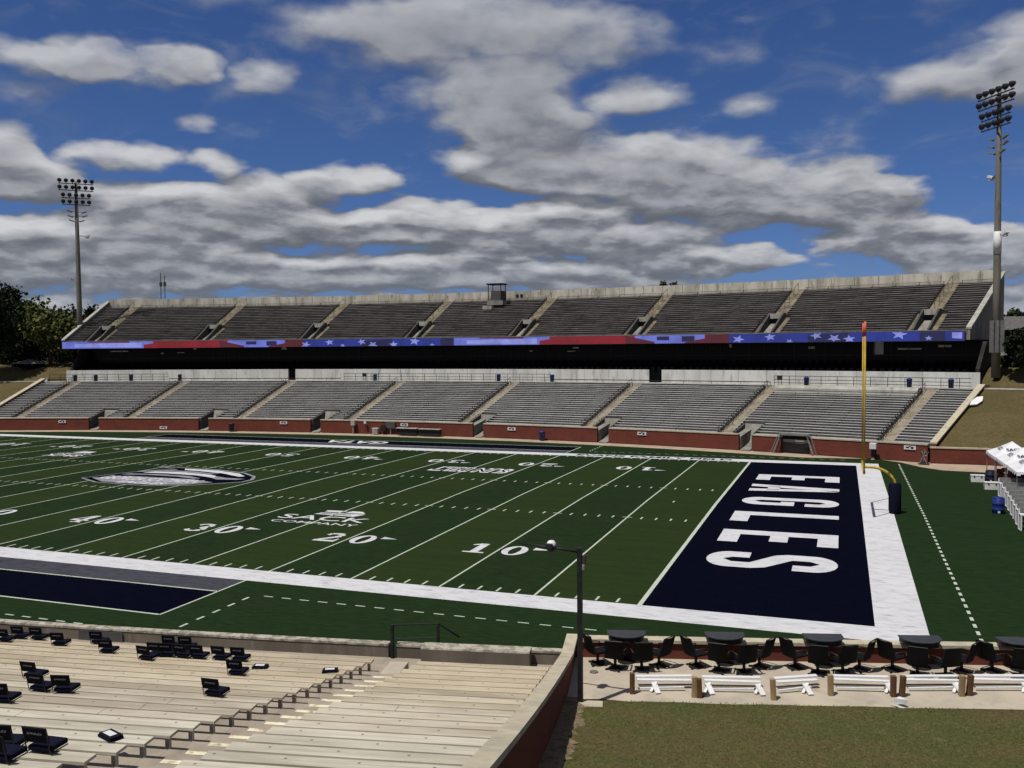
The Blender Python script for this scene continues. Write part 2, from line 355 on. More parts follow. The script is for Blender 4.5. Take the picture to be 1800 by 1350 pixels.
def grass_mat(name, cs, sc=1.0):
    cs = [sc_(c) for c in cs]
    m = bpy.data.materials.new(name); m.use_nodes = True; t = m.node_tree; b = t.nodes['Principled BSDF']
    b.inputs['Roughness'].default_value = .95; b.inputs['Specular IOR Level'].default_value = .08
    tco = N(t, 'ShaderNodeTexCoord').outputs['Object']
    n1_ = N(t, 'ShaderNodeTexNoise', {'Vector': tco, 'Scale': .33*sc, 'Detail': 7.0, 'Roughness': .6}).outputs['Fac']
    n2_ = N(t, 'ShaderNodeTexNoise', {'Vector': tco, 'Scale': 1.6*sc, 'Detail': 8.0, 'Roughness': .7}).outputs['Fac']
    n3_ = N(t, 'ShaderNodeTexNoise', {'Vector': N(t, 'ShaderNodeMapping', {'Vector': tco, 'Scale': (1, .6, 1)}).outputs[0], 'Scale': 22*sc, 'Detail': 6.0, 'Roughness': .75}).outputs['Fac']
    c = mixc(t, smooth(t, n1_, .43, .58), cs[0], cs[1]); c = mixc(t, smooth(t, n2_, .44, .66, 0, .85), c, cs[2]); c = mixc(t, smooth(t, n2_, .56, .75, 0, .5), c, cs[3])
    n4_ = N(t, 'ShaderNodeTexNoise', {'Vector': N(t, 'ShaderNodeMapping', {'Vector': tco, 'Scale': (1.3, .6, 1)}).outputs[0], 'Scale': 9*sc, 'Detail': 7.0, 'Roughness': .75}).outputs['Fac']
    c = mixc(t, smooth(t, n3_, .36, .64), mixc(t, .38, c, (.016, .018, .006)), mixc(t, .30, c, cs[3]))
    c = mixc(t, smooth(t, n4_, .40, .62, .45, 0), c, (.022, .026, .008)); c = mixc(t, smooth(t, n4_, .55, .75, 0, .5), c, cs[3])
    t.links.new(c, b.inputs['Base Color'])
    t.links.new(N(t, 'ShaderNodeBump', {'Height': n3_, 'Strength': .35, 'Distance': .04}).outputs[0], b.inputs['Normal'])
    return m
M['lawn'] = grass_mat('lawn', [(.080, .098, .022), (.125, .096, .040), (.105, .104, .028), (.23, .195, .095)])
M['bank'] = grass_mat('bank', [(.125, .092, .040), (.165, .115, .055), (.095, .085, .032), (.22, .17, .09)], .8)
M['dirt'] = mat('dirt', (.24, .175, .10), (.12, .09, .045), rough=1, scale=5, detail=12, c3=(.30, .23, .14), s3=11, bump=.4, bscale=30)
def brick_mat():
    m = bpy.data.materials.new('brick'); m.use_nodes = True; t = m.node_tree; b = t.nodes['Principled BSDF']
    b.inputs['Roughness'].default_value = .9; b.inputs['Specular IOR Level'].default_value = .15
    uv = N(t, 'ShaderNodeTexCoord').outputs['UV']
    br = N(t, 'ShaderNodeTexBrick', {'Vector': uv, 'Color1': (.135, .034, .022, 1), "Color2": (.105, .026, .018, 1), "Mortar": (.11, .052, .038, 1), 'Scale': 1.0, 'Mortar Size': .006, 'Brick Width': .23, 'Row Height': .08})
    tco = N(t, 'ShaderNodeTexCoord').outputs['Object']
    nz = N(t, 'ShaderNodeTexNoise', {'Vector': tco, 'Scale': .8, 'Detail': 8.0}).outputs['Fac']
    t.links.new(mixc(t, smooth(t, nz, .4, .75, 0, .5), br.outputs[0], (.075, .021, .016)), b.inputs['Base Color'])
    return m
M['brick'] = brick_mat()
def bench_mat(name, a, b_, c3, bolts=True):
    a, b_, c3 = sc_(a), sc_(b_), sc_(c3)
    m = bpy.data.materials.new(name); m.use_nodes = True; t = m.node_tree; b = t.nodes['Principled BSDF']
    b.inputs['Roughness'].default_value = .62; b.inputs['Specular IOR Level'].default_value = .3
    uv = N(t, 'ShaderNodeTexCoord').outputs['UV']; ran = N(t, 'ShaderNodeObjectInfo').outputs['Random']
    off = N(t, 'ShaderNodeVectorMath', {0: uv, 1: N(t, 'ShaderNodeCombineXYZ', {0: MA(t, 'MULTIPLY', ran, 91.0), 1: MA(t, 'MULTIPLY', ran, 13.0)}).outputs[0]}, operation='ADD').outputs[0]
    s1 = N(t, 'ShaderNodeTexNoise', {'Vector': N(t, 'ShaderNodeMapping', {'Vector': off, 'Scale': (.9, 24, 1)}).outputs[0], 'Scale': 1.0, 'Detail': 7.0, 'Roughness': .65}, noise_dimensions='2D').outputs['Fac']
    s2 = N(t, 'ShaderNodeTexNoise', {'Vector': N(t, 'ShaderNodeMapping', {'Vector': off, 'Scale': (.25, 1.5, 1)}).outputs[0], 'Scale': 1.2, 'Detail': 8.0, 'Roughness': .6}, noise_dimensions='2D').outputs['Fac']
    c = mixc(t, smooth(t, s1, .3, .7), a, b_); c = mixc(t, smooth(t, s2, .42, .70, 0, .85), c, c3)
    if bolts:
        su = N(t, 'ShaderNodeSeparateXYZ', {0: uv})
        fu = MA(t, 'SUBTRACT', MA(t, 'FRACT', MA(t, 'ADD', MA(t, 'MULTIPLY', su.outputs[0], 1/1.15), ran)), .5)
        fv = MA(t, 'SUBTRACT', su.outputs[1], MA(t, 'ADD', .10, MA(t, 'MULTIPLY', MA(t, 'GREATER_THAN', fu, 0), .0)))
        rr = MA(t, 'ADD', MA(t, 'POWER', MA(t, 'MULTIPLY', fu, 1.15), 2.0), MA(t, 'POWER', fv, 2.0))
        c = mixc(t, smooth(t, rr, .0004, .0010, .8, 0), c, (.10, .085, .06))
        gr = MA(t, 'ABSOLUTE', MA(t, 'SUBTRACT', su.outputs[1], .15))
        c = mixc(t, smooth(t, gr, .003, .009, .45, 0), c, (.20, .17, .12))
    k = MA(t, 'MULTIPLY_ADD', ran, .22, .88)
    c = mixc(t, 1.0, c, N(t, 'ShaderNodeCombineXYZ', {0: k, 1: k, 2: k}).outputs[0], 'MULTIPLY')
    t.links.new(c, b.inputs['Base Color']); return m
M['bench_mid'] = bench_mat('bench_mid', (.61, .54, .41), (.48, .41, .295), (.385, .325, .23))
M['bench_fair'] = bench_mat('bench_fair', (.63, .575, .46), (.495, .44, .335), (.39, .34, .255))
M['bench_pale'] = bench_mat('bench_pale', (.65, .61, .505), (.51, .47, .37), (.395, .36, .275))
M['bench_near'] = bench_mat('bench_near', (.60, .515, .375), (.47, .395, .27), (.38, .315, .215))
M['bench_far'] = bench_mat('bench_far', (.74, .73, .71), (.56, .55, .53), (.34, .33, .32), False)
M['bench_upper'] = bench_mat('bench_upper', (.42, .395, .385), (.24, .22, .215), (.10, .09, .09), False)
M['black_metal'] = mat('black_metal', (.012, .012, .013), (.022, .022, .024), rough=.45, scale=4)
M['dark_metal'] = mat('dark_metal', (.03, .028, .028), (.05, .047, .045), rough=.55, scale=3)
M['grey_metal'] = mat('grey_metal', (.28, .28, .27), (.20, .20, .19), rough=.5, scale=3, metal=.3)
M['pole_grey'] = mat('pole_grey', (.22, .205, .17), (.15, .138, .115), rough=.75, scale=.4, detail=8, stretch=(1, 1, .2), c3=(.11, .10, .085), s3=1.0)
M['white_metal'] = mat('white_metal', (.78, .78, .78), (.70, .70, .71), rough=.45, scale=3)
M['white_plastic'] = mat('white_plastic', (.80, .80, .80), (.72, .72, .71), rough=.5, scale=2, c3=(.55, .53, .48), s3=4, lo3=.62, hi3=.8)
M['white_fabric'] = mat('white_fabric', (.80, .80, .82), (.74, .74, .77), rough=.8, scale=1.2)
M['navy_plastic'] = mat('navy_plastic', (.006, .008, .030), (.010, .012, .040), rough=.6, scale=6)
M['navy_cushion'] = mat('navy_cushion', (.0040, .0045, .016), (.006, .007, .022), spec=.1, rough=.9, scale=9, bump=.2)
M['seat_back'] = mat('seat_back', (.004, .004, .008), (.007, .007, .013), spec=.1, rough=.8, scale=8)
M['print_grey'] = mat('print_grey', (.13, .13, .15), (.09, .09, .10), rough=.7, scale=30)
M['blue_plastic'] = mat('blue_plastic', (.010, .028, .20), (.014, .035, .15), rough=.45, scale=5)
M['teal_plastic'] = mat('teal_plastic', (.03, .09, .16), (.05, .12, .18), rough=.5, scale=5)
M['yellow'] = mat('yellow', (.62, .42, .035), (.54, .36, .03), rough=.45, scale=3, spec=.4)
M['orange_tape'] = mat('orange_tape', (.75, .16, .09), (.62, .12, .07), rough=.7, scale=8)
M['red'] = mat('red', (.42, .03, .04), (.30, .02, .03), rough=.6, scale=4)
M['wood_dark'] = mat('wood_dark', (.16, .085, .045), (.10, .052, .028), rough=.9, scale=3, detail=10, stretch=(6, 6, .7), spec=.1)
M['wood'] = mat('wood', (.37, .27, .15), (.25, .17, .09), rough=.85, scale=3, detail=10, stretch=(6, 6, .7), spec=.1, objvar=.5)
M['step_paint'] = mat('step_paint', (.86, .80, .55), (.74, .68, .48), rough=.85, scale=5, c3=(.38, .32, .22), s3=4, lo3=.5, hi3=.7)
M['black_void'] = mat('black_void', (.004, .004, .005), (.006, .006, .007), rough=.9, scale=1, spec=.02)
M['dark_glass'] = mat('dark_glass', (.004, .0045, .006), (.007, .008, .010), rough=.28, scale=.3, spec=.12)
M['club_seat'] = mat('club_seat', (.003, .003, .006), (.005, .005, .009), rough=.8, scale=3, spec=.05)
M['table_top'] = mat('table_top', (.035, .037, .042), (.05, .052, .057), rough=.5, scale=4)
M['mesh_black'] = mat('mesh_black', (.004, .004, .005), (.007, .007, .008), spec=.12, rough=.7, scale=20)
M['bark'] = mat('bark', (.09, .065, .045), (.05, .036, .026), rough=.95, scale=3, stretch=(1, 1, .2))
def leaf(name, a, b_):
    m = mat(name, a, b_, rough=.75, scale=.35, detail=3, spec=.15, lo=.35, hi=.65, c3=tuple(x*1.5 for x in a), s3=1.4, lo3=.55, hi3=.75)
    return m
M['leaf_dark'] = leaf('leaf_dark', (.018, .028, .010), (.010, .017, .007))
M['leaf_olive'] = leaf('leaf_olive', (.115, .125, .034), (.070, .085, .022))
M['leaf_mid'] = leaf('leaf_mid', (.028, .042, .013), (.018, .028, .009))
M['roof'] = mat('roof', (.13, .12, .12), (.09, .085, .085), rough=.9, scale=2)
M['house_wall'] = mat('house_wall', (.42, .40, .36), (.36, .34, .30), rough=.9, scale=2)
M['label_white'] = mat('label_white', (.72, .72, .74), (.66, .66, .68), rough=.6, scale=3)
M['ink'] = mat('ink', (.02, .024, .06), (.03, .034, .08), rough=.7, scale=4)
M['led_lav'] = emis('led_lavender', (.135, .16, .60), 1.0)
M['led_pale'] = emis('led_pale', (.25, .28, .70), 1.0)
M['led_red'] = emis('led_red', (.21, .003, .012), 1.0)
M['led_dred'] = emis('led_dark_red', (.085, .004, .012), 1.0)
M['led_blue'] = emis('led_blue', (.010, .024, .24), 1.0)
M['led_dblue'] = emis('led_dark_blue', (.006, .008, .07), 1.0)
M['lamp_face'] = mat('lamp_face', (.020, .021, .026), (.03, .031, .036), rough=.4, scale=3)

# ------------------------------------------------------------------ ground, banks, apron, turf
YD = .9144
def sheet(name, pts, z, m, kind='structure'):
    b = MB(); b.add([(x, y, z) for x, y in pts], [tuple(range(len(pts)))]); return tag(b.build(name, m), kind=kind)
# outer ground to the horizon, with the bowl cut out of it
inner = [FAR(t, 40)[:2] for t in range(-60, 61, 5)]
inner += [(160, -60), (160, -150), (-260, -150), (-260, -60)]
gm = MB(); n_ = len(inner); ctr = Vector((-45, 0))
outp = [(ctr + (Vector(p)-ctr).normalized()*9000) for p in inner]
mid1 = [(ctr + (Vector(p)-ctr)*2.2) for p in inner]
gm.add([(*p, 8.28) for p in inner] + [(*p, 8.28) for p in mid1] + [(*p, 8.28) for p in outp],
       [(i, (i+1) % n_, n_+(i+1) % n_, n_+i) for i in range(n_)] + [(n_+i, n_+(i+1) % n_, 2*n_+(i+1) % n_, 2*n_+i) for i in range(n_)])
tag(gm.build('ground', M['bank']), kind='structure')
sheet('apron', [(-260, -150), (160, -150), (160, 75), (-260, 75)], -.06, M['pave'])
# turf outline
edge = [(-140, 32), (-115, 46.5)] + [tuple(FAR(t, -2.9)[:2]) for t in (-18, -15, -12, -9, -6, -3, 0, 3, 6, 9, 12, 14.5, 17)]
edge += [(11.1, 54.3), (13.2, 52.2), (14.6, 49.4), (16.2, 47.6), (19, 47.2), (40, 46.5), (40, -4), (-.2, -8.6)]
edge += [tuple(NEAR(t, -1.3)[:2]) for t in (11.8, 10, 8, 6, 4, 0, -6)] + [(-140, -12)]
def crown(y): return .162*max(0.0, 1-abs(y-24.384)/24.384)
def crowned(o):
    me = o.data; bm = bmesh.new(); bm.from_mesh(me)
    for yy in (0.0, 24.384, 48.768):
        bmesh.ops.bisect_plane(bm, geom=bm.verts[:]+bm.edges[:]+bm.faces[:], plane_co=(0, yy, 0), plane_no=(0, 1, 0))
    for v in bm.verts: v.co.z += crown(v.co.y)
    bmesh.ops.triangulate(bm, faces=bm.faces); bm.to_mesh(me); bm.free(); return o
crowned(sheet('turf', edge, 0.0, M['turf']))

class Marks:
    def __init__(s): s.b = MB()
    def rect(s, x0, y0, x1, y1, z=.004, mi=0): s.b.add([(x0, y0, z), (x1, y0, z), (x1, y1, z), (x0, y1, z)], [(0, 1, 2, 3)], mi)
    def poly(s, pts, z=.004, mi=0): s.b.add([(x, y, z) for x, y in pts], [tuple(range(len(pts)))], mi)
    def done(s, name, mats):
        me = s.b.build(name, mats, fix=False)
        bm = bmesh.new(); bm.from_mesh(me.data)
        for f in bm.faces:
            f.normal_update()
            if f.normal.z < 0: f.normal_flip()
        bm.to_mesh(me.data); bm.free()
        return tag(crowned(me), kind='structure')
W_, E_ = 48.768, 9.3
mk = Marks()
mk.rect(-130, -1.829, 11.18, 0, .004); mk.rect(-130, W_, 11.18, W_+1.829, .004); mk.rect(E_, 0, 11.18, W_, .004)
mk.done('painted_border', M['white_paint'])
mk = Marks()
for k in range(0, 24):
    x = -k*5*YD; w = .2 if k == 0 else .102
    mk.rect(x-(0 if k == 0 else w/2), 0, x+(w if k == 0 else w/2), W_, .004)
    for j in range(1, 5):
        xx = x-j*YD
        for y0 in (0.12, 17.98, 30.18, W_-.73):
            mk.rect(xx-.051, y0, xx+.051, y0+.61, .004)
    for y0 in (18.29, 30.48):
        mk.rect(x-.3, y0-.04, x+.3, y0+.06, .009) if k else None
for yy in (24.1, 24.5): mk.rect(-3*YD-.05, 24.38-.15, -3*YD+.05, 24.38+.45, .0085); break
# bench area outlines and dashes, near and far
for sgn, base in ((-1, 0.0), (1, W_)):
    def yy(v): return base+sgn*v
    def rr(x0, a, x1, b, z=.012): mk.rect(x0, min(yy(a), yy(b)), x1, max(yy(a), yy(b)), z)
    rr(-73.1, 3.80, -18.3, 3.91); rr(-73.1, 7.50, -18.3, 7.62)
    for xx in (-73.15, -18.29): rr(xx-.05, 1.83, xx+.05, 7.62)
    x = -15.85
    while x < 8.5: rr(x, 3.80, x+.46, 3.885, .004); x += .915
    y = 4.2
    while y < 9.4: rr(-16.45, y, -16.33, y+.46, .004); y += .99
    x = -73
    while x < -17: rr(x, 9.5, x+.46, 9.585, .004) if sgn < 0 else None; x += .915
y = -7.2
while y < 50.9: mk.rect(12.85, y, 12.98, y+.46, .004); y += .915
mk.done('painted_lines', M['line_paint'])
mk = Marks()
mk.rect(.2, 0.0, E_, W_, .003)
for y0, y1 in ((-7.5, -3.9), (W_+3.9, W_+7.5)): mk.rect(-73.1, y0, -18.34, y1, .004)
mk.done('painted_end_zone', M['navy_paint'])
mk = Marks()
for y0, y1 in ((-3.82, -1.829), (W_+1.829, W_+3.82)): mk.rect(-73.1, y0, -18.34, y1, .004)
mk.done('painted_bench_area', M['grey_paint'])

# end zone word: glyph polygons in a 1 x 1 box (x right, y up)
def arcp(cx, cy, rx, ry, a0, a1, n=8): return [(cx+rx*math.cos(R(a0+(a1-a0)*i/n)), cy+ry*math.sin(R(a0+(a1-a0)*i/n))) for i in range(n+1)]
GL = {
 'E': [[(0, 0), (.36, 0), (.36, 1), (0, 1)], [(.36, 0), (1, 0), (1, .17), (.36, .17)], [(.36, .83), (1, .83), (1, 1), (.36, 1)], [(.36, .43), (.82, .43), (.82, .585), (.36, .585)]],
 'L': [[(0, 0), (.36, 0), (.36, 1), (0, 1)], [(.36, 0), (1, 0), (1, .17), (.36, .17)]],
 'A': [[(0, 0), (.33, 0), (.60, 1), (.28, 1)], [(.67, 0), (1, 0), (.72, 1), (.52, .75)], [(.20, .20), (.80, .20), (.77, .34), (.24, .34)]],
 'G': [[(0, .18)] + arcp(.5, .18, .5, .18, 180, 270)[1:] + [(.5, .13), (.36, .2), (.36, .8), (.5, .87), (.5, 1)] + arcp(.5, .82, .5, .18, 90, 180)[1:-1] + [(0, .82)],
       [(.5, 0)] + arcp(.5, .18, .5, .18, 270, 360)[1:] + [(1, .55), (.5, .55), (.5, .41), (.66, .41), (.66, .2), (.5, .13)],
       [(.5, .87), (.66, .8), (.66, .66), (1, .66), (1, .82)] + arcp(.5, .82, .5, .18, 0, 90)[1:]],
 'S': [[(.5, 0)] + arcp(.5, .18, .5, .18, 270, 360)[1:] + [(1, .36), (.9, .47), (.36, .66), (.36, .8), (.5, .87), (.5, 1)] + arcp(.5, .82, .5, .18, 90, 180)[1:] + [(0, .62), (.1, .52), (.66, .34), (.66, .2), (.5, .13)],
       [(.5, .87), (.66, .8), (.66, .67), (1, .67), (1, .82)] + arcp(.5, .82, .5, .18, 0, 90)[1:],
       [(.5, .13), (.36, .2), (.36, .33), (0, .33), (0, .18)] + arcp(.5, .18, .5, .18, 180, 270)[1:]]}
mk = Marks()
for ch, (ya, yb) in zip('EAGLES', ((40.5, 37.25), (34.75, 31.2), (28.35, 25.2), (22.4, 19.2), (16.55, 13.3), (10.95, 7.7))):
    for pg in GL[ch]: mk.poly([(1.6+v*6.32, ya+(yb-ya)*u) for u, v in pg], .008)
mk.done('painted_end_zone_word', M['white_paint'])

# yard numerals with serifs
def ring(cx, cy, rx, ry, ix, iy, n=20):
    out = []
    for i in range(n):
        a, b = 2*math.pi*i/n, 2*math.pi*(i+1)/n
        out.append([(cx+rx*math.cos(a), cy+ry*math.sin(a)), (cx+rx*math.cos(b), cy+ry*math.sin(b)), (cx+ix*math.cos(b), cy+iy*math.sin(b)), (cx+ix*math.cos(a), cy+iy*math.sin(a))])
    return out
def strokes(pts, ws):
    out = []
    for i in range(len(pts)-1):
        (x0, y0), (x1, y1) = pts[i], pts[i+1]; L = math.hypot(x1-x0, y1-y0); nx, ny = -(y1-y0)/L, (x1-x0)/L
        out.append([(x0+nx*ws[i], y0+ny*ws[i]), (x0-nx*ws[i], y0-ny*ws[i]), (x1-nx*ws[i+1], y1-ny*ws[i+1]), (x1+nx*ws[i+1], y1+ny*ws[i+1])])
    return out
NUM = {
 '0': ring(.5, .5, .5, .5, .2, .40),
 '1': [[(.34, 0), (.66, 0), (.66, 1), (.34, 1)], [(.08, 0), (.34, 0), (.34, .1), (.08, .1)], [(.66, 0), (.92, 0), (.92, .1), (.66, .1)], [(.34, 1), (.08, .86), (.08, .76), (.34, .84)]],
 '2': strokes([(.14, .72), (.2, .88), (.45, .93), (.7, .86), (.76, .7), (.62, .5), (.1, .14)], [.1, .08, .07, .12, .14, .1, .05]) + [[(.02, 0), (.98, 0), (.98, .17), (.02, .17)], [(.84, .17), (.98, .17), (.98, .36), (.9, .36)]],
 '3': strokes([(.12, .78), (.25, .92), (.5, .94), (.74, .84), (.74, .66), (.45, .53)], [.1, .07, .06, .13, .13, .05]) + strokes([(.45, .53), (.78, .42), (.8, .22), (.55, .06), (.25, .08), (.1, .22)], [.05, .13, .14, .06, .07, .11]),
 '4': [[(.5, 0), (.78, 0), (.78, 1), (.5, 1)], [(.0, .25), (.98, .25), (.98, .37), (.0, .37)], [(.0, .37), (.16, .37), (.6, 1), (.5, 1)], [(.36, 0), (.92, 0), (.92, .09), (.36, .09)]],
 '5': [[(.15, .86), (.85, .86), (.9, 1), (.15, 1)], [(.15, .5), (.26, .5), (.26, .86), (.15, .86)]] + strokes([(.2, .52), (.5, .6), (.76, .5), (.8, .25), (.55, .07), (.25, .08), (.1, .2)], [.05, .06, .13, .14, .06, .07, .1])}
mk = Marks()
def numeral(ch, x0, x1, y0, y1):
    for pg in NUM[ch]: mk.poly([(x0+(x1-x0)*u, y0+(y1-y0)*v) for u, v in pg], .011)
for k in range(1, 12):
    x = -k*9.144; n10 = k if k <= 5 else 10-k
    if n10 <= 0: continue
    for far in (False, True):
        ya, yb = (6.62, 8.72) if not far else (W_-6.62, W_-8.72)
        def X(v): return x+(v if not far else -v)
        numeral(str(n10), X(-1.85), X(-.42), ya, yb); numeral('0', X(.22), X(1.58), ya, yb)
        if k != 5:
            tip = 1 if k < 5 else -1
            sx_ = 1.78 if tip > 0 else -2.0
            y1_, y2_ = (8.05, 8.6) if not far else (W_-8.05, W_-8.6)
            if not far: mk.poly([(x+sx_, y1_), (x+sx_, y2_), (x+sx_+tip*1.0, (y1_+y2_)/2-.1)], .011)
            else: mk.poly([(x+tip*2.0, y1_), (x+tip*2.0, y2_), (x+tip*3.0, (y1_+y2_)/2)], .011)
mk.done('painted_numbers', M['white_paint'])

# painted words from a text curve turned into a flat mesh
def textmesh(name, txt, cx, cy, w, h, rot=0, z=.012, m=None, parent=None, shear=0, bold=.0):
    cu = bpy.data.curves.new(name, 'FONT'); cu.body = txt; cu.align_x = 'LEFT'; cu.resolution_u = 3; cu.fill_mode = 'FRONT'; cu.offset = bold; cu.shear = shear
    t_ = bpy.data.objects.new('tmp_text', cu); col.objects.link(t_)
    dg = bpy.context.evaluated_depsgraph_get(); me = bpy.data.meshes.new_from_object(t_.evaluated_get(dg))
    bpy.data.objects.remove(t_); bpy.data.curves.remove(cu)
    xs = [v.co.x for v in me.vertices]; ys = [v.co.y for v in me.vertices]
    x0, x1, y0, y1 = min(xs), max(xs), min(ys), max(ys)
    for v in me.vertices:
        v.co = Vector(((v.co.x-x0)/(x1-x0)*w-w/2, (v.co.y-y0)/(y1-y0)*h-h/2, 0))
    me.materials.clear(); me.materials.append(m)
    o = bpy.data.objects.new(name, me); col.objects.link(o)
    if parent is None:
        Mx = Matrix.Translation((cx, cy, z)) @ Matrix.Rotation(rot, 4, 'Z')
        me.transform(Mx); me.update()
    else: o.parent = parent
    return o
def ptext(txt, cx, cy, w, h, rot=0, z=.012, m='white_paint', name='painted_word', bold=.02):
    return tag(crowned(textmesh(name, txt, cx, cy, w, h, rot, z, M[m], bold=bold)), kind='structure')
ptext('SACK', -22.85, 12.35, 6.3, 1.3, bold=.008); ptext('COMPANY', -22.7, 10.9, 6.1, .6, bold=.008)
ptext('EVANS FAMILY FIELD', -9.2, W_+.98, 15.2, 1.05, m='navy_paint', bold=.035, z=.013)
ptext('GATA', -44.6, W_+5.6, 8.0, 2.4, rot=math.pi, bold=.03, z=.016)
ptext('SACK', -67.2, 33.9, 4.6, 1.45, rot=math.pi, bold=.03); ptext('COMPANY', -67.2, 35.3, 4.6, .7, rot=math.pi)
ptext('SUN BELT', -22.5, 35.85, 7.3, 2.9, rot=math.pi, m='white_paint', z=.012, bold=.09)
ptext('SUN BELT', -22.5, 35.85, 6.7, 2.0, rot=math.pi, m='navy_paint', z=.018, bold=.01)
mk = Marks()   # sponsor emblem: folded sack outline
mk.poly([(-24.3, 13.5), (-21.3, 13.35), (-20.9, 14.2), (-24.0, 14.1)]); mk.poly([(-24.0, 14.35), (-22.8, 14.4), (-22.6, 15.0), (-24.1, 14.85)]); mk.poly([(-22.5, 14.4), (-21.0, 14.35), (-21.5, 15.0), (-22.3, 15.05)])
mk.poly([(-68.2, 36.2), (-66.0, 36.2), (-66.3, 37.6), (-68.0, 37.5)])
def caps(cx, cy, rx, ry): return [(cx+rx-ry+ry*math.cos(R(a)), cy+ry*math.sin(R(a))) for a in range(-90, 91, 15)] + [(cx-rx+ry+ry*math.cos(R(a)), cy+ry*math.sin(R(a))) for a in range(90, 271, 15)]
mk.done('painted_emblem', M['white_paint'])
mk = Marks(); mk.poly([(-23.9, 13.75), (-21.7, 13.7), (-21.7, 13.85), (-23.9, 13.9)], .008)
mk.done('painted_emblem', M['navy_paint'])
# midfield emblem: a swept feathered shield with the school name along its lower edge
lc = Vector((-44.7, 24.6))
def LP(pts): return [(lc.x+x, lc.y+y) for x, y in pts]
mk = Marks()
mk.poly(LP([(-7.4, -3.1), (-4.5, -4.6), (1.2, -4.9), (4.6, -3.6), (7.4, -1.2), (7.5, .2), (6.5, 1.9), (4.2, 3.6), (.5, 4.7), (-4.4, 5.0), (-6.8, 5.1), (-3.4, 3.7), (-5.2, 2.2), (-6.2, .3)]), .006, 0)
mk.poly(LP([(-7.2, -3.0), (-4.4, -4.4), (1.2, -4.7), (4.5, -3.4), (7.2, -1.1), (7.2, .1), (6.3, 1.7), (4.1, 3.3), (.5, 4.4), (-4.2, 4.7), (-5.2, 4.6), (-3.0, 3.6), (-5.0, 2.0), (-6.0, .2)]), .010, 1)
mk.poly(LP([(-2.8, 4.3), (1, 4.1), (4.0, 3.0), (5.6, 1.6), (5.2, 1.3), (3.2, 2.3), (0, 3.2), (-2.2, 3.5)]), .014, 2)
mk.poly(LP([(-4.0, 1.9), (-1, 2.2), (2.2, 1.6), (4.2, .4), (3.8, 0), (1.2, .9), (-2, 1.2), (-4.6, 1.0)]), .014, 2)
mk.poly(LP([(-5.2, .2), (-2.4, .6), (.8, .4), (2.8, -.5), (2.2, -.8), (0, -.2), (-3, -.1), (-5.6, -.5)]), .014, 0)
mk.poly(LP([(-6.6, -2.7), (-4.2, -1.0), (2.6, -1.1), (5.2, -2.0), (3.6, -3.6), (1.0, -4.4), (-4.2, -4.1)]), .013, 0)
mk.poly(LP([(-5.6, 1.9), (-3.2, 3.0), (-.5, 2.9), (2.4, 2.2), (1.6, 1.9), (-1, 2.35), (-4, 2.1), (-5.2, 1.3)]), .013, 0)
mk.poly(LP([(3.2, 1.0), (4.6, .4), (6.6, .3), (6.2, -.3), (4.4, -.6), (3.6, -.1)]), .014, 0)
mk.poly(LP([(2.2, 2.75), (3.4, 2.25), (3.2, 1.9), (2.1, 2.4)]), .018, 1)
mk.done('painted_midfield_emblem', [M['silver_paint'], M['navy_paint'], M['white_paint']])
ptext('GEORGIA SOUTHERN', lc.x-1.0, lc.y-2.1, 9.8, 1.55, z=.018, bold=.03, name='painted_midfield_word')
ptext('EAGLES', lc.x-.4, lc.y-3.75, 4.6, 1.0, z=.018, bold=.03, name='painted_midfield_word')

# grass banks of the bowl (outside the stands)
BPR = [(0.35, 1.45), (4, 2.5), (16.3, 5.95), (18.3, 6.0), (20.5, 7.3), (23, 8.6), (28, 9.2), (41, 8.3)]
BPL = [(0.35, 1.45), (4, 2.5), (16.3, 5.95), (18.3, 6.0), (20.5, 7.0), (23, 8.1), (27, 8.65), (41, 8.3)]
BP = BPL
def bank(name, ts, dmin):
    b = MB(); k = len(BP); rows = []
    for t in ts:
        for i, (d, z) in enumerate(BP):
            if i == 0: d = dmin(t)
            b.v.append(tuple(FAR(t, d, z + (0 if i in (0, 2, 3, 7) else noise.noise(Vector((t*.9, d*.3, 0)))*.12))))
    for j in range(len(ts)-1):
        for i in range(k-1): b.f.append((j*k+i, (j+1)*k+i, (j+1)*k+i+1, j*k+i+1)); b.m.append(0)
    return tag(b.build(name, M['bank'], smooth=True), kind='structure')
bank('lawn', [-60, -50, -42, -36, -32, -29, -27, -25, -23.5, -22, -21, -20, -19.45], lambda t: .35)
BP = BPR
bank('lawn', [20.72, 21.1, 21.5, 21.9, 22.5, 23.2, 24, 26, 29, 33, 40, 60], lambda t: .35+min(1.9, max(0, (t-20.72)*1.6)))
for (ta, tb) in ((-19.46, -18.55), (20.40, 20.73)):
    b = MB(); b.sweep(FAR, [(19.36, 5.5), (19.36, 6.35), (20.5, 7.0), (23, 8.1), (27, 8.6), (41, 8.27), (41, 5.5)], ta, tb, 1)
    tag(b.build('lawn', M['bank']), kind='structure')
for (ta, tb) in ((-60, -19.4), (20.7, 60)):
    b = MB(); b.sweep(FAR, [(16.6, 5.99), (17.9, 6.03), (17.9, 6.09), (16.6, 6.05)], ta, tb, 30)
    tag(b.build('path', M['concrete_light']), kind='structure')
# ground behind and under the stands
b = MB(); b.sweep(FAR, [(19.2, 5.7), (41, 5.7), (41, 8.29), (36.5, 8.29), (36.5, 5.95), (19.2, 5.95)], -19.45, 20.72, 40)
tag(b.build('ground', M['concrete']), kind='structure')

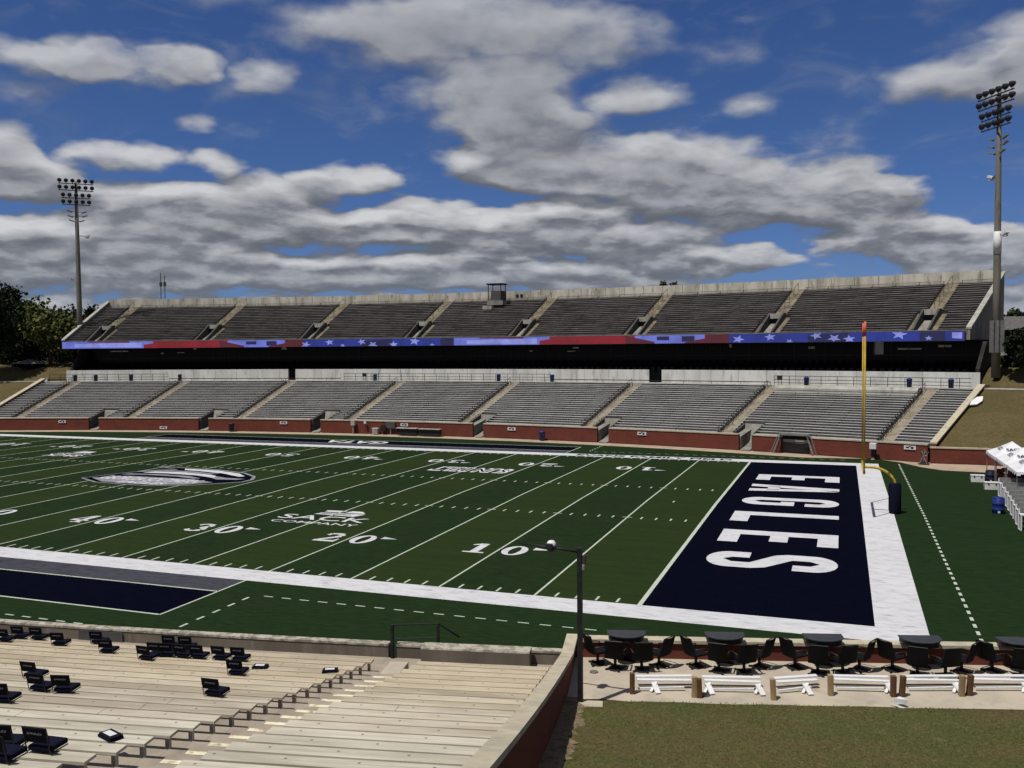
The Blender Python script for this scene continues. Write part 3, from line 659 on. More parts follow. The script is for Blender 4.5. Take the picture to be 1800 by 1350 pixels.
# ------------------------------------------------------------------ far grandstand, lower tier
L_AIS = [-17.7, -12.44, -7.18, -1.92, 3.34, 8.60, 13.86, 19.12]; L_END = (-19.2, 20.46)
TUN = [-13.94, -8.7, -3.35, 4.12, 9.38, 14.72]
NL, DL, DZ0 = 22, .75, 0.0
def lz(k): return 1.30+k*.2045
ordn = ['first', 'second', 'third', 'fourth', 'fifth', 'sixth', 'seventh', 'eighth', 'ninth']
def section_bounds(ais, ends, hw):
    out = []; prev = ends[0]
    for a in ais: out.append((prev, a-hw)); prev = a+hw
    out.append((prev, ends[1])); return out
def tier_profile(n, d0, dd, zf, base):
    pr = [(d0, base)]
    for k in range(n): pr += [(d0+k*dd, zf(k)), (d0+(k+1)*dd, zf(k))]
    pr.append((d0+n*dd, base)); return pr
for si, (ta, tb) in enumerate(section_bounds(L_AIS, L_END, .2)):
    side = 'leftmost' if si == 0 else 'rightmost' if si == 8 else ordn[si]+' from the left'
    root = empty('bleacher_section', FAR((ta+tb)/2, 0, 0), 0, f'grey lower tier benches above the brick wall, {side} of nine', 'bleachers', 'lower tier bleacher sections of the far stand')
    loc = Vector(root.location)
    tun = [t for t in TUN if ta < t < tb]
    fl = (.5 if tun and tun[0] > 0 else .22, .22 if tun and tun[0] > 0 else .5)
    segs = [(ta, tb)] if not tun else [(ta, tun[0]-fl[0]), (tun[0]+fl[1], tb)]
    m_ = MB()
    if tun:
        for s0, s1 in segs: m_.sweep(FAR, tier_profile(5, .32, DL, lz, 0), s0, s1)
        m_.sweep(FAR, [(.32+5*DL, 0)] + tier_profile(NL-5, .32+5*DL, DL, lambda k: lz(k+5), 0)[1:], ta, tb)
    else: m_.sweep(FAR, tier_profile(NL, .32, DL, lz, 0), ta, tb)
    o = m_.build('seating_tier', M['tread_far'], root); o.matrix_parent_inverse = Matrix.Translation(-loc)
    for k in range(NL):
        d = .32+k*DL+.30; z = lz(k)+.40
        for s0, s1 in (segs if k < 5 else [(ta, tb)]):
            b = MB()
            b.sweep(FAR, [(d, z), (d+.28, z), (d+.28, z-.05), (d, z-.05)], s0+.03, s1-.03)
            n = max(1, int((s1-s0)/.8))
            for i in range(n+1):
                t = s0+.08+(s1-s0-.16)*i/n; b.box(FAR(t, d+.14, z-.05-.175), (.06, .12, .35), FAR.ang(t), 1)
            o = b.build('bench', [M['bench_far'], M['tread_far']], root); o.matrix_parent_inverse = Matrix.Translation(-loc)
for i, a in enumerate(L_AIS):
    root = empty('aisle_stairs', FAR(a, 0, 0), 0, f'pale concrete aisle stairs through the lower tier benches, {ordn[i]} from the left', 'stairs', 'lower tier aisle stairs')
    inv = Matrix.Translation(-Vector(root.location))
    pr = [(.32, 0)]
    for k in range(NL): pr += [(.32+k*DL, lz(k)-.0), (.32+k*DL+.37, lz(k)), (.32+k*DL+.37, lz(k)+.10), (.32+(k+1)*DL, lz(k)+.10)]
    pr.append((.32+NL*DL, 0))
    m_ = MB().sweep(FAR, pr, a-.19, a+.19, 1); o = m_.build('steps', M['stair'], root); o.matrix_parent_inverse = inv
    hr = empty('handrail', FAR(a-.2, 0, 0), 0, f'dark handrail along the left edge of the {ordn[i]} lower aisle from the left', 'handrail', 'dark handrails beside the lower aisles')
    inv = Matrix.Translation(-Vector(hr.location)); rl = MB(); ps = MB()
    for k in range(0, NL-1, 2):
        d = .32+k*DL+.2; ps.tube([FAR(a-.16, d, lz(k)), FAR(a-.16, d, lz(k)+.95)], .03, 5); ps.tube([FAR(a-.16, d+1.0, lz(k)+.25), FAR(a-.16, d+1.0, lz(k)+1.15)], .03, 5)
        rl.tube([FAR(a-.16, d, lz(k)+.95), FAR(a-.16, d+1.0, lz(k)+1.15)], .035, 5); rl.tube([FAR(a-.16, d, lz(k)+.55), FAR(a-.16, d+1.0, lz(k)+.75)], .025, 5)
    ps.each('post', M['black_metal'], hr, inv); o = rl.build('rail', M['black_metal'], hr); o.matrix_parent_inverse = inv
# tunnels cut into the front rows
for i, t in enumerate(TUN):
    root = empty('tunnel_entrance', FAR(t, 0, 0), 0, f'grey concrete field entrance between brick wall panels, {ordn[i]} from the left', 'entrance', 'field entrances through the brick wall')
    inv = Matrix.Translation(-Vector(root.location))
    L0, L1 = (t-.5, t+.22) if t > 0 else (t-.22, t+.5)
    for nm, s0, s1 in (('side_wall', L0, L0+.05), ('side_wall', L1-.05, L1)):
        o = MB().sweep(FAR, [(.30, 0), (4.05, 0), (4.05, 2.42), (3.2, 2.3), (.30, 1.60)], s0+.002, s1-.002, 1).build(nm, M['tread_far'], root); o.matrix_parent_inverse = inv
    o = MB().sweep(FAR, [(2.2, 0), (4.06, 0), (4.06, 2.40), (3.8, 2.40)], L0+.05, L1-.05, 1).build('back_wall', M['concrete'], root); o.matrix_parent_inverse = inv
    e0, e1 = (L0+.05, t-.2) if t > 0 else (t+.2, L1-.05)
    o = MB().sweep(FAR, [(.3, 0), (3.6, 0), (3.6, 1.9), (.3, 1.35)], e0, e1, 1).build('landing', M['concrete'], root); o.matrix_parent_inverse = inv
    o = MB().sweep(FAR, [(-.2, -.02), (3.0, -.02), (3.0, .9), (2.4, .6), (1.2, .3), (-.2, .03)], t-.165, t+.165, 1).build('ramp', M['concrete'], root); o.matrix_parent_inverse = inv
# brick wall panels with stone caps
cuts = [(-32, -19.5)] + [(-19.42, TUN[0]-.24)] + [(TUN[i]+.24, TUN[i+1]-.24) for i in range(5)] + [(TUN[5]+.24, 20.45)]
GATE = (15.95, 16.85)
for i, (ta, tb) in enumerate(cuts):
    where = ['below the grass bank at the far left', 'below the benches, leftmost panel', 'below the benches, second panel from the left', 'below the benches, third panel from the left', 'below the benches, middle panel', 'below the benches, fifth panel from the left', 'below the benches, sixth panel from the left', 'below the benches, rightmost panel with the gate'][i]
    root = empty('brick_wall', FAR((ta+tb)/2, 0, 0), 0, f'low red brick wall with pale cap {where}', 'wall', 'brick wall panels along the far sideline')
    inv = Matrix.Translation(-Vector(root.location)); w = MB(); c = MB()
    parts = [(ta, tb)] if i != 7 else [(ta, GATE[0]), (GATE[1], tb)]
    for s0, s1 in parts:
        w.sweep(FAR, [(-.02, 0), (.28, 0), (.28, 1.55), (-.02, 1.55)], s0, s1); c.sweep(FAR, [(-.08, 1.552), (.32, 1.552), (.32, 1.68), (-.08, 1.68)], s0, s1)
    for nm, q, mm in (('wall', w, 'brick'), ('cap', c, 'cap_stone')): o = q.build(nm, M[mm], root); o.matrix_parent_inverse = inv
# right end wall that runs on to the tents
root = empty('brick_wall', (18, 53.3, 0), 0, 'red brick wall below the dry grass bank, running behind the white tents', 'wall')
pA, pB, pC = Vector((15.65, 52.9)), Vector((20.6, 52.9)), Vector((34, 48.0))
w = MB(); c = MB()
for a_, b_ in ((pA, pB), (pB, pC)):
    d_ = (b_-a_); L = d_.length; rz = math.atan2(d_.y, d_.x); m_ = (a_+b_)/2 - Vector((18, 53.3))
    w.box((m_.x, m_.y, .66), (L, .3, 1.32), rz); c.box((m_.x, m_.y, 1.39), (L+.06, .42, .13), rz)
w.build('wall', M['brick'], root); c.build('cap', M['cap_stone'], root)
# raking end walls of the lower tier
for t0, lab, nm in ((-19.42, 'left', 'raking_wall'), (20.48, 'right', 'raking_wall')):
    t1 = t0+.2; root = empty(nm, FAR(t0, 0, 0), 0, f'brick end wall with pale sloping cap at the {lab} edge of the lower benches', 'wall', 'raking end walls of the lower tier')
    inv = Matrix.Translation(-Vector(root.location))
    o = MB().sweep(FAR, [(.3, .2), (17.2, .2), (17.2, 6.35), (.3, 1.70)], t0+.03, t1-.03, 1).build('wall', M['brick'], root); o.matrix_parent_inverse = inv
    o = MB().sweep(FAR, [(.3, 1.702), (17.2, 6.352), (17.2, 6.50), (.3, 1.85)], t0, t1, 1).build('cap', M['cap_stone'], root); o.matrix_parent_inverse = inv
# walkway, concrete band wall
b = MB(); b.sweep(FAR, [(16.82, 4.0), (19.3, 4.0), (19.3, 6.0), (16.82, 6.0)], -19.2, 20.46, 40)
tag(b.build('walkway', M['concrete_light']), kind='structure')
b = MB()
b.sweep(FAR, [(16.5, 5.6), (16.82, 5.6), (16.82, 6.02), (16.5, 6.02)], -17.4, 13.6, 30); b.sweep(FAR, [(16.5, 5.6), (16.82, 5.6), (16.82, 6.02), (16.5, 6.02)], 19.4, 20.4, 3)
tag(b.build('walkway_kerb', M['concrete_light']), 'pale concrete kerb along the top of the lower benches', 'kerb')
b = MB(); b.sweep(FAR, [(14.9, 4.9), (16.82, 4.9), (16.82, 6.03), (15.2, 6.03), (14.9, 5.75)], 14.12, 18.86, 6)
tag(b.build('platform', M['concrete_light']), 'raised pale concrete platform at the back of the eighth lower bench section', 'platform')
bands = [(-18.5, -7.72), (-7.36, 8.86), (9.38, 20.4)]
for i, (ta, tb) in enumerate(bands):
    root = empty('concrete_wall', FAR((ta+tb)/2, 19, 6), 0, f'long pale concrete wall above the walkway, {["left", "middle", "right"][i]} of the three', 'wall', 'pale concrete walls between the tiers')
    inv = Matrix.Translation(-Vector(root.location))
    o = MB().sweep(FAR, [(19.02, 6.0), (19.32, 6.0), (19.32, 7.66), (19.02, 7.66)], ta, tb, int((tb-ta)*1.2)).build('wall', M['concrete_wall'], root); o.matrix_parent_inverse = inv
    j = MB(); t = ta+.9
    while t < tb: j.box(FAR(t, 19.012, 6.85), (.03, .02, 1.62), FAR.ang(t)); t += 1.05
    o = j.build('joint', M['concrete'], root); o.matrix_parent_inverse = inv

# ------------------------------------------------------------------ far grandstand, club level void and upper tier
U_AIS = [-17.2, -11.97, -6.8, -1.72, 3.13, 8.2, 13.36, 18.6]; U_END = (-18.42, 19.98)
NU = 22; DU = 15.0/NU; DS = 19.0
def uz(k): return 12.05+k*.289
root = empty('club_level', FAR(0, 20, 7), 0, 'black shaded club level with dark glass front under the upper tier', 'building')
inv = Matrix.Translation(-Vector(root.location))
def addp(nm, q, mm, rt=None, iv=None, **k):
    o = q.build(nm, M[mm] if isinstance(mm, str) else [M[x] for x in mm], rt or root, **k); o.matrix_parent_inverse = iv or inv; return o
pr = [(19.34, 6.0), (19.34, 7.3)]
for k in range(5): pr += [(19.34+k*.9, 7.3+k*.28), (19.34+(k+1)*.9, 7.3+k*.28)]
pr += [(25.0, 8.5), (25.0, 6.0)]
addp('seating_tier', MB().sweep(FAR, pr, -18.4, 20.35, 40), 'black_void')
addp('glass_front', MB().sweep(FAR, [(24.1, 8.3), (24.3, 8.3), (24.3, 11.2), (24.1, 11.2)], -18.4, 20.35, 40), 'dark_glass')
mu = MB()
for i in range(70):
    t = -18.2+i*.555; mu.box(FAR(t, 24.05, 9.75), (.09, .08, 2.9), FAR.ang(t))
mu.sweep(FAR, [(24.0, 9.4), (24.09, 9.4), (24.09, 9.5), (24.0, 9.5)], -18.3, 20.3, 40)
addp('mullion', mu, 'black_metal')
cs = MB()
for k in range(4):
    for i in range(0, 150):
        t = -18.1+i*.255
        if random.random() < .93: cs.box(FAR(t, 19.9+k*.9, 7.65+k*.28), (.5, .12, .7), FAR.ang(t))
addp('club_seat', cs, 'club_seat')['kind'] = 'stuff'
cl = MB()
for t in (-18.3, 20.3):
    cl.sweep(FAR, [(19.4, 6), (25, 6), (25, 11.0), (22.5, 11.0), (19.4, 8.0)], t-.06, t+.06, 1)
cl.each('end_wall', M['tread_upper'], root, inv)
# warm and pale things glimpsed through the glass
gl = MB()
for t, z, w_, h_ in ((16.9, 10.3, 1.1, 1.5), (17.9, 10.2, 2.6, .18), (19.0, 10.5, 1.4, .25), (5.2, 10.6, .9, .22), (5.0, 10.1, 1.2, .12), (3.2, 10.2, .5, .15), (-13.0, 10.9, .5, .25), (-14.6, 10.2, .5, .22), (-13.7, 10.3, 1.2, .12), (-16.7, 10.6, 3.0, .2), (11.6, 10.7, .3, .4), (-8.6, 10.9, .8, .5), (14.6, 10.4, .8, .3)):
    gl.box(FAR(t, 24.03, z), (w_, .03, h_), FAR.ang(t))
gl.each('window_sign', M['concrete_wall'], root, inv)
# upper deck slab and soffit
root = empty('upper_deck', FAR(0, 19, 11), 0, 'concrete upper deck of the far stand with weathered back parapet', 'grandstand')
inv = Matrix.Translation(-Vector(root.location))
addp('slab', MB().sweep(FAR, [(18.9, 11.2), (34.3, 11.2), (34.3, 17.6), (33.9, 17.6)] + [(19.0+.0, 11.75), (18.9, 11.75)], -18.5, 20.05, 40), 'concrete')
pw = addp('parapet', MB().sweep(FAR, [(34.06, 17.7), (34.35, 17.7), (34.35, 19.62), (34.06, 19.62)], -18.55, 20.05, 60), 'concrete_parapet')
jt = MB()
for i in range(47):
    t = -18.3+i*.82; jt.box(FAR(t, 34.05, 18.98), (.035, .02, 1.2), FAR.ang(t))
addp('joint', jt, 'tread_far')
addp('front_beam', MB().sweep(FAR, [(18.86, 11.86), (19.1, 11.86), (19.1, 12.30), (18.86, 12.30)], -18.5, 20.05, 40), 'concrete')
for t0 in (-18.62, 20.02):
    addp('end_wall', MB().sweep(FAR, [(18.7, 11.2), (34.3, 11.2), (34.3, 19.2), (18.7, 12.35)], t0+.02, t0+.1, 1), 'concrete')
    addp('end_cap', MB().sweep(FAR, [(18.65, 12.36), (34.35, 19.24), (34.35, 19.42), (18.65, 12.56)], t0-.02, t0+.14, 1), 'concrete_light')
ub = section_bounds(U_AIS, U_END, .21)
for si, (ta, tb) in enumerate(ub):
    side = 'leftmost' if si == 0 else 'rightmost' if si == 8 else ordn[si]+' from the left'
    rt = empty('bleacher_section', FAR((ta+tb)/2, 19, 12), 0, f'dark upper tier benches above the video ribbon, {side} of nine', 'bleachers', 'upper tier bleacher sections of the far stand')
    iv = Matrix.Translation(-Vector(rt.location)); NV = 8
    la = ta+(.26 if si > 0 else 0); lb = tb-(.26 if si < 8 else 0)
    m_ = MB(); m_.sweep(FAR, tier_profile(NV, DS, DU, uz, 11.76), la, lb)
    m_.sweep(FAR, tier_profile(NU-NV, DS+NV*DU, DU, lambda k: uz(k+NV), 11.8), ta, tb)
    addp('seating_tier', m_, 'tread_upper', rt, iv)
    for k in range(NU):
        b = MB(); d = DS+k*DU+.26; z = uz(k)+.40; s0, s1 = (la, lb) if k < NV else (ta, tb)
        b.sweep(FAR, [(d, z), (d+.26, z), (d+.26, z-.055), (d, z-.055)], s0+.02, s1-.02)
        n = max(1, int((s1-s0)/.8))
        for i in range(n+1):
            t = s0+.08+(s1-s0-.16)*i/n; b.box(FAR(t, d+.14, z-.055-.172), (.06, .1, .345), FAR.ang(t), 1)
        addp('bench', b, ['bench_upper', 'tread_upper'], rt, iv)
for i, a in enumerate(U_AIS):
    rt = empty('aisle_stairs', FAR(a, 19, 12), 0, f'tan concrete stairs climbing the upper tier around an entry, {ordn[i]} from the left', 'stairs', 'upper tier aisle stairs')
    iv = Matrix.Translation(-Vector(rt.location)); NV = 8
    def stp(k0, k1):
        pr = [(DS+k0*DU, 11.77)]
        for k in range(k0, k1): pr += [(DS+k*DU, uz(k)+.002), (DS+k*DU+.34, uz(k)+.002), (DS+k*DU+.34, uz(k)+.146), (DS+(k+1)*DU, uz(k)+.146)]
        return pr + [(DS+k1*DU, 11.77)]
    m_ = MB(); m_.sweep(FAR, stp(0, NV), a-.46, a-.285, 1); m_.sweep(FAR, stp(0, NV), a+.285, a+.46, 1); m_.sweep(FAR, stp(NV, NU), a-.205, a+.205, 1)
    addp('steps', m_, 'stair_upper', rt, iv)
    r_ = MB(); r_.tube([FAR(a+.0, DS+8.3*DU, uz(8)+1.0), FAR(a+.0, DS+(NU-1)*DU, uz(NU-1)+1.0)], .03, 5)
    for k in range(9, NU, 3): r_.tube([FAR(a, DS+k*DU, uz(k)), FAR(a, DS+k*DU, uz(k)+1.0)], .03, 5)
    addp('handrail', r_, 'dark_metal', rt, iv)
    rt = empty('stairwell_entrance', FAR(a, 19, 12), 0, f'grey concrete entry box with dark doorway in the upper tier, {ordn[i]} from the left', 'entrance', 'entry boxes of the upper tier')
    iv = Matrix.Translation(-Vector(rt.location)); dt = DS+8*DU
    for s0 in (a-.28, a+.21):
        addp('cheek_wall', MB().sweep(FAR, [(DS+.05, 11.8), (dt, 11.8), (dt, uz(8)+.45), (dt-.9, uz(8)+.45), (DS+.05, uz(0)+.40)], s0, s0+.07, 1), 'tread_far', rt, iv)
    addp('header', MB().sweep(FAR, [(dt-1.1, uz(8)-.25), (dt-.0, uz(8)-.25), (dt-.0, uz(8)+.40), (dt-1.1, uz(8)+.40)], a-.21, a+.21, 1), 'concrete_light', rt, iv)
    addp('landing', MB().sweep(FAR, [(DS+.05, 11.8), (dt-1.2, 11.8), (dt-1.2, 12.1), (DS+.05, 12.1)], a-.21, a+.21, 1), 'concrete', rt, iv)
    addp('doorway', MB().sweep(FAR, [(dt-1.1, 11.8), (dt-.95, 11.8), (dt-.95, uz(8)-.26), (dt-1.1, uz(8)-.26)], a-.21, a+.21, 1), 'black_void', rt, iv)

# video ribbon
def starpts(n=5, r0=1, r1=.42, rot=90): return [((r0 if i % 2 == 0 else r1)*math.cos(R(rot+i*180/n)), (r0 if i % 2 == 0 else r1)*math.sin(R(rot+i*180/n))) for i in range(2*n)]
root = empty('video_ribbon', FAR(0, 18.8, 11.1), 0, 'long lit video ribbon board showing flag stripes and stars', 'video screen')
inv = Matrix.Translation(-Vector(root.location))
addp('housing', MB().sweep(FAR, [(18.55, 11.06), (18.84, 11.06), (18.84, 12.2), (18.55, 12.2)], -18.62, 19.98, 50), 'dark_metal')
LED = ['led_lav', 'led_pale', 'led_red', 'led_dred', 'led_blue', 'led_dblue', 'white_metal', 'led_lav']
pn = MB(); zt, zb_ = 12.16, 11.10
def quad(t0, t1, z0a, z1a, z0b, z1b, mi, off=0.0, n=None):
    n = n or max(1, int(abs(t1-t0)/.5)+1)
    for j in range(n):
        a, b = j/n, (j+1)/n
        f = lambda u, lo, hi: FAR(t0+(t1-t0)*u, 18.54-off, lo*(1)+0*hi)
        A0 = z0a+(z0b-z0a)*a; A1 = z1a+(z1b-z1a)*a; B0 = z0a+(z0b-z0a)*b; B1 = z1a+(z1b-z1a)*b
        pn.add([FAR(t0+(t1-t0)*a, 18.54-off, A0), FAR(t0+(t1-t0)*b, 18.54-off, B0), FAR(t0+(t1-t0)*b, 18.54-off, B1), FAR(t0+(t1-t0)*a, 18.54-off, A1)], [(0, 1, 2, 3)], mi)
def flag(o):
    zm = (zt+zb_)/2
    quad(o, o+4.4, zb_, zt, zb_, zt, 0); quad(o+.6, o+3.8, 11.3, 11.8, 11.2, 11.95, 1, .01); quad(o+4.3, o+8.0, zb_, zt, zb_, zt, 2); quad(o+3.9, o+5.2, zb_, zm, zb_, zt, 2, .01)
    quad(o+1.2, o+3.2, zt-.12, zt, zt-.22, zt, 3, .01)
    quad(o+8.0, o+10.8, zb_, zt, zb_, zt, 0); quad(o+8.9, o+9.4, 11.5, 12.0, 11.5, 12.0, 5, .01); quad(o+9.9, o+10.4, 11.3, 12.0, 11.3, 12.0, 5, .01); quad(o+10.0, o+11.6, zb_, zb_+.1, zb_, zt, 3, .012)
    quad(o+7.6, o+8.8, zb_, zt, zb_, zb_+.2, 3, .01); quad(o+10.8, o+11.8, zb_, zt, zb_, zt, 3); quad(o+11.7, o+18.3, zb_, zt, zb_, zt, 4); quad(o+14.6, o+16, zb_, zt-.3, zb_, zt, 5, .006)
flag(-18.58); flag(.34)
quad(-.3, .34, zb_, zt, zb_, zt, 5); quad(18.6, 19.4, zb_, zt, zb_, zt, 5); quad(19.4, 19.96, zb_, zt, zb_, zt, 4); quad(19.6, 19.9, 11.4, 12.0, 11.3, 12.0, 1, .01)
for (t, z, sc, rt_) in ((-6.76, 11.4, .55, 70), (-5.6, 11.75, .5, 100), (-4.96, 11.2, .3, 60), (-4.04, 11.75, .5, 110), (-3.5, 11.3, .55, 50), (-2.5, 11.3, .5, 95), (-1.5, 11.75, .6, 80), (-.68, 11.2, .3, 90),
                        (12.42, 11.5, .55, 70), (13.6, 11.75, .5, 100), (14.3, 11.2, .3, 60), (15.24, 11.85, .5, 110), (15.85, 11.5, .55, 50), (16.36, 11.4, .5, 95), (17.99, 11.85, .6, 80), (18.9, 11.4, .3, 90)):
    pts = []
    for x, y in starpts(rot=rt_): pts.append(FAR(t+math.degrees(x*sc*1.5/193), 18.515, min(zt-.01, max(zb_+.01, z+y*sc))))
    c0 = FAR(t, 18.515, z); n = len(pts); pn.add([c0]+pts, [(0, i+1, (i+1) % n+1) for i in range(n)], 1)
addp('screen_panel', pn, LED, fix=False)

# walkway railings and things on the walkway
for ri, (ta, tb, z0, lab) in enumerate(((-19.0, -13.3, 6.0, 'left'), (-4.7, 4.9, 6.0, 'middle'), (13.9, 20.3, 6.03, 'right'))):
    root = empty('railing', FAR((ta+tb)/2, 17, 6), 0, f'tall black railing standing on the walkway in the {lab} part of the far stand', 'railing', 'tall black walkway railings')
    inv = Matrix.Translation(-Vector(root.location)); rl = MB(); ps = MB(); t = ta
    while t < tb: ps.tube([FAR(t, 17, z0), FAR(t, 17, z0+1.05)], .035, 5); t += .55
    for h in (1.05, .62, .25): rl.sweep(FAR, [(16.97, z0+h-.03), (17.03, z0+h-.03), (17.03, z0+h+.03), (16.97, z0+h+.03)], ta, tb, 20)
    ps.each('post', M['black_metal'], root, inv); addp('rail', rl, 'black_metal')
for ta, tb, lab in ((-13.2, -4.8, 'left'), (5.0, 13.8, 'right')):
    root = empty('railing', FAR((ta+tb)/2, 16.7, 6), 0, f'low black rail along the walkway edge, {lab} of the middle of the far stand', 'railing', 'low black walkway rails')
    inv = Matrix.Translation(-Vector(root.location)); rl = MB(); ps = MB(); t = ta
    while t < tb: ps.tube([FAR(t, 16.7, 6.0), FAR(t, 16.7, 6.32)], .03, 5); t += 1.1
    rl.sweep(FAR, [(16.66, 6.3), (16.74, 6.3), (16.74, 6.4), (16.66, 6.4)], ta, tb, 24)
    ps.each('post', M['black_metal'], root, inv); addp('rail', rl, 'black_metal')
def trash_can(p, rz, c, label, h=.95, rr=.3, group='trash cans on the far walkway'):
    root = empty('trash_can', p, rz, label, 'trash can', group)
    MB().lathe((0, 0, 0), [(rr*.82, 0), (rr*.86, .03), (rr, h*.86), (rr*1.06, h*.87), (rr*1.06, h*.9)], 14).build('bin_body', M[c], root, smooth=True)
    MB().lathe((0, 0, 0), [(rr*1.1, h*.905), (rr*1.0, h*.96), (rr*.55, h*1.05), (rr*.5, h*1.06)], 14).build('lid', M[c], root, smooth=True)
    w = MB()
    for s in (-1, 1): w.lathe((s*rr*.6, -rr*.75, .09), [(.08, -.02), (.08, .02)], 10, M=Matrix.Rotation(math.pi/2, 3, 'Y'))
    w.each('wheel', M['black_metal'], root)
for t, c, lab in ((-17.88, 'navy_plastic', 'navy bin at the far left end of the walkway'), (-16.9, 'navy_plastic', 'second navy bin from the left end of the walkway'), (-15.2, 'navy_plastic', 'third navy bin from the left, behind the left railing'), (-12.83, 'black_metal', 'black bin at the right end of the left walkway railing'),
                  (-3.3, 'teal_plastic', 'teal bin beside the small black board on the walkway'), (2.5, 'blue_plastic', 'blue bin in the middle part of the walkway above the fifth section'), (4.9, 'blue_plastic', 'blue bin at the right end of the middle railing'),
                  (14.98, 'blue_plastic', 'blue bin left of the goal post on the walkway'), (18.38, 'blue_plastic', 'blue bin right of the goal post beside the last lower aisle'), (19.65, 'blue_plastic', 'rightmost blue bin on the walkway')):
    trash_can(FAR(t, 17.7, 6.0), FAR.ang(t), c, lab)
for t, lab in ((-3.79, 'small black square board on the left part of the walkway'), (14.05, 'small black square board on the right part of the walkway')):
    root = empty('notice_board', FAR(t, 17.5, 6.0), FAR.ang(t), lab, 'notice board', 'black boards on the walkway')
    MB().box((0, 0, .85), (.62, .05, .55)).build('board', M['black_metal'], root); MB().box((-.2, .03, .3), (.05, .05, .6)).box((.2, .03, .3), (.05, .05, .6)).each('leg', M['dark_metal'], root)

# camera hut on the upper tier
root = empty('camera_hut', FAR(.86, 31.0, 17.3), FAR.ang(.86), 'small dark camera stand with flat canopy on four posts on the upper tier', 'camera platform')
MB().box((0, 0, 3.3), (2.75, 2.3, .12)).box((0, 0, 3.19), (2.5, 2.1, .09)).build('canopy', M['navy_plastic'], root, bevel=.02)
ps = MB()
for x in (-1.05, 1.05):
    for y in (-.95, .95): ps.box((x, y, 1.65), (.11, .11, 3.1))
ps.each('post', M['dark_metal'], root)
MB().box((.25, .1, 1.45), (1.85, 1.8, 1.5)).build('booth', M['tread_far'], root); MB().box((.1, 0, .35), (2.6, 2.2, .7)).build('base', M['concrete'], root)
o = MB().box((0, 0, .3), (1.5, .8, .55)).build('equipment_box', M['concrete_light']); o.location = FAR(.62, 29.4, 16.6); o.rotation_euler = (0, 0, FAR.ang(.62))
tag(o, 'pale grey box in front of the camera stand on the upper tier', 'box')
for t, lab in ((1.55, 'left'), (1.75, 'right')):
    root = empty('loudspeaker', FAR(t, 33.4, 18.3), FAR.ang(t), f'small black loudspeaker beside the camera stand, {lab} of the pair', 'loudspeaker', 'loudspeakers by the camera stand')
    MB().box((0, 0, .5), (.38, .3, .5)).build('cabinet', M['black_metal'], root); MB().box((0, 0, .12), (.06, .06, .3)).build('stand', M['black_metal'], root)

# ------------------------------------------------------------------ light towers
def floodlight(parent, p, yaw, r=.36):
    fr = Matrix.Rotation(yaw, 3, 'Z') @ Matrix.Rotation(R(115), 3, 'X')
    o = MB().lathe(p, [(r*.25, -.42), (r*.5, -.40), (r*.86, -.16), (r, .05), (r*1.0, .10)], 14, M=fr).build('floodlight', M['lamp_face'], parent, smooth=True)
    MB().bar(p, Vector(p)-Vector((0, 0, .50)), .07).build('bracket', M['dark_metal'], o)
def light_tower(base, top, yaw, label, wR, plates):
    root = empty('light_tower', base, 0, label, 'light tower', 'tall floodlight towers')
    H = top-base[2]
    MB().tube([(0, 0, -.5), (0, 0, H*.35), (0, 0, H*.7), (0, 0, H)], [.62*wR, .52*wR, .40*wR, .27*wR], 14).build('pole', M['pole_grey'], root, smooth=True)
    Rz = Matrix.Rotation(yaw, 3, 'Z')
    rows = [(H-.45, 6, .95), (H-1.52, 6, .95), (H-2.75, 5, .95), (H-3.82, 5, .95)]
    for zz, n, sp_ in rows:
        a = Rz @ Vector((-(n-1)*sp_/2-.2, -.45, 0)); b_ = Rz @ Vector(((n-1)*sp_/2+.2, -.45, 0))
        arm = MB().bar((a.x, a.y, zz), (b_.x, b_.y, zz), .12); c0 = Rz @ Vector((0, -.45, 0)); arm.bar((0, 0, zz), (c0.x, c0.y, zz), .14)
        arm.build('crossarm', M['dark_metal'], root)
        for i in range(n):
            q = Rz @ Vector(((i-(n-1)/2)*sp_, -.55, 0)); floodlight(root, Vector((q.x, q.y, zz+.50)), yaw, .33)
    bx = MB()
    for zz, x in ((H-4.9, -1.0), (H-5.0, 1.1), (H-5.7, -.9), (H-5.6, 1.2), (H-6.4, -.75), (H-6.4, .75)):
        q = Rz @ Vector((x, -.2, zz)); bx.box(q, (.8, .3, .16), yaw, ry=(.35 if x < 0 else -.35)).bar((0, 0, zz), q, .06); bx.build('ballast_box', M['grey_metal'], root); bx = MB()
    for zz, sd_, w_ in plates:
        q = Rz @ Vector((sd_, 0, zz-base[2])); f = MB().bar((0, 0, zz-base[2]), q, .08); f.build('bracket', M['dark_metal'], root)
        f = MB().box(q, (.8, .45, .22), yaw, ry=-.35*(1 if sd_ > 0 else -1)).box(q-Vector((0, 0, .22)), (.45, .3, .25), yaw); f.build('small_floodlight', M['white_metal'], root)
    return root
T1 = light_tower(FAR(-18.62, 24.5, 9.0), 38.3, R(44), 'tall grey floodlight tower at the left end of the far stand', .78, [(29.5, 1.5, 1), (22.6, -.9, 1)])
T2 = light_tower(FAR(20.80, 19.7, 7.6), 37.3, R(-58), 'tall grey floodlight tower at the right end of the far stand', .72, [(28.5, -1.05, 1), (22.3, 1.1, 1)])
MB().tube([(0, 0, 12.6), (0, 0, 15.0)], [.40, .39], 14).build('wrap_sleeve', M['label_white'], T2, smooth=True)
cb = MB()
for x in (-.62, 0, .62): cb.box((x*.8, -.45, 3.9), (.34, .3, 3.4), .25)
cb.each('cabinet', M['grey_metal'], T2)
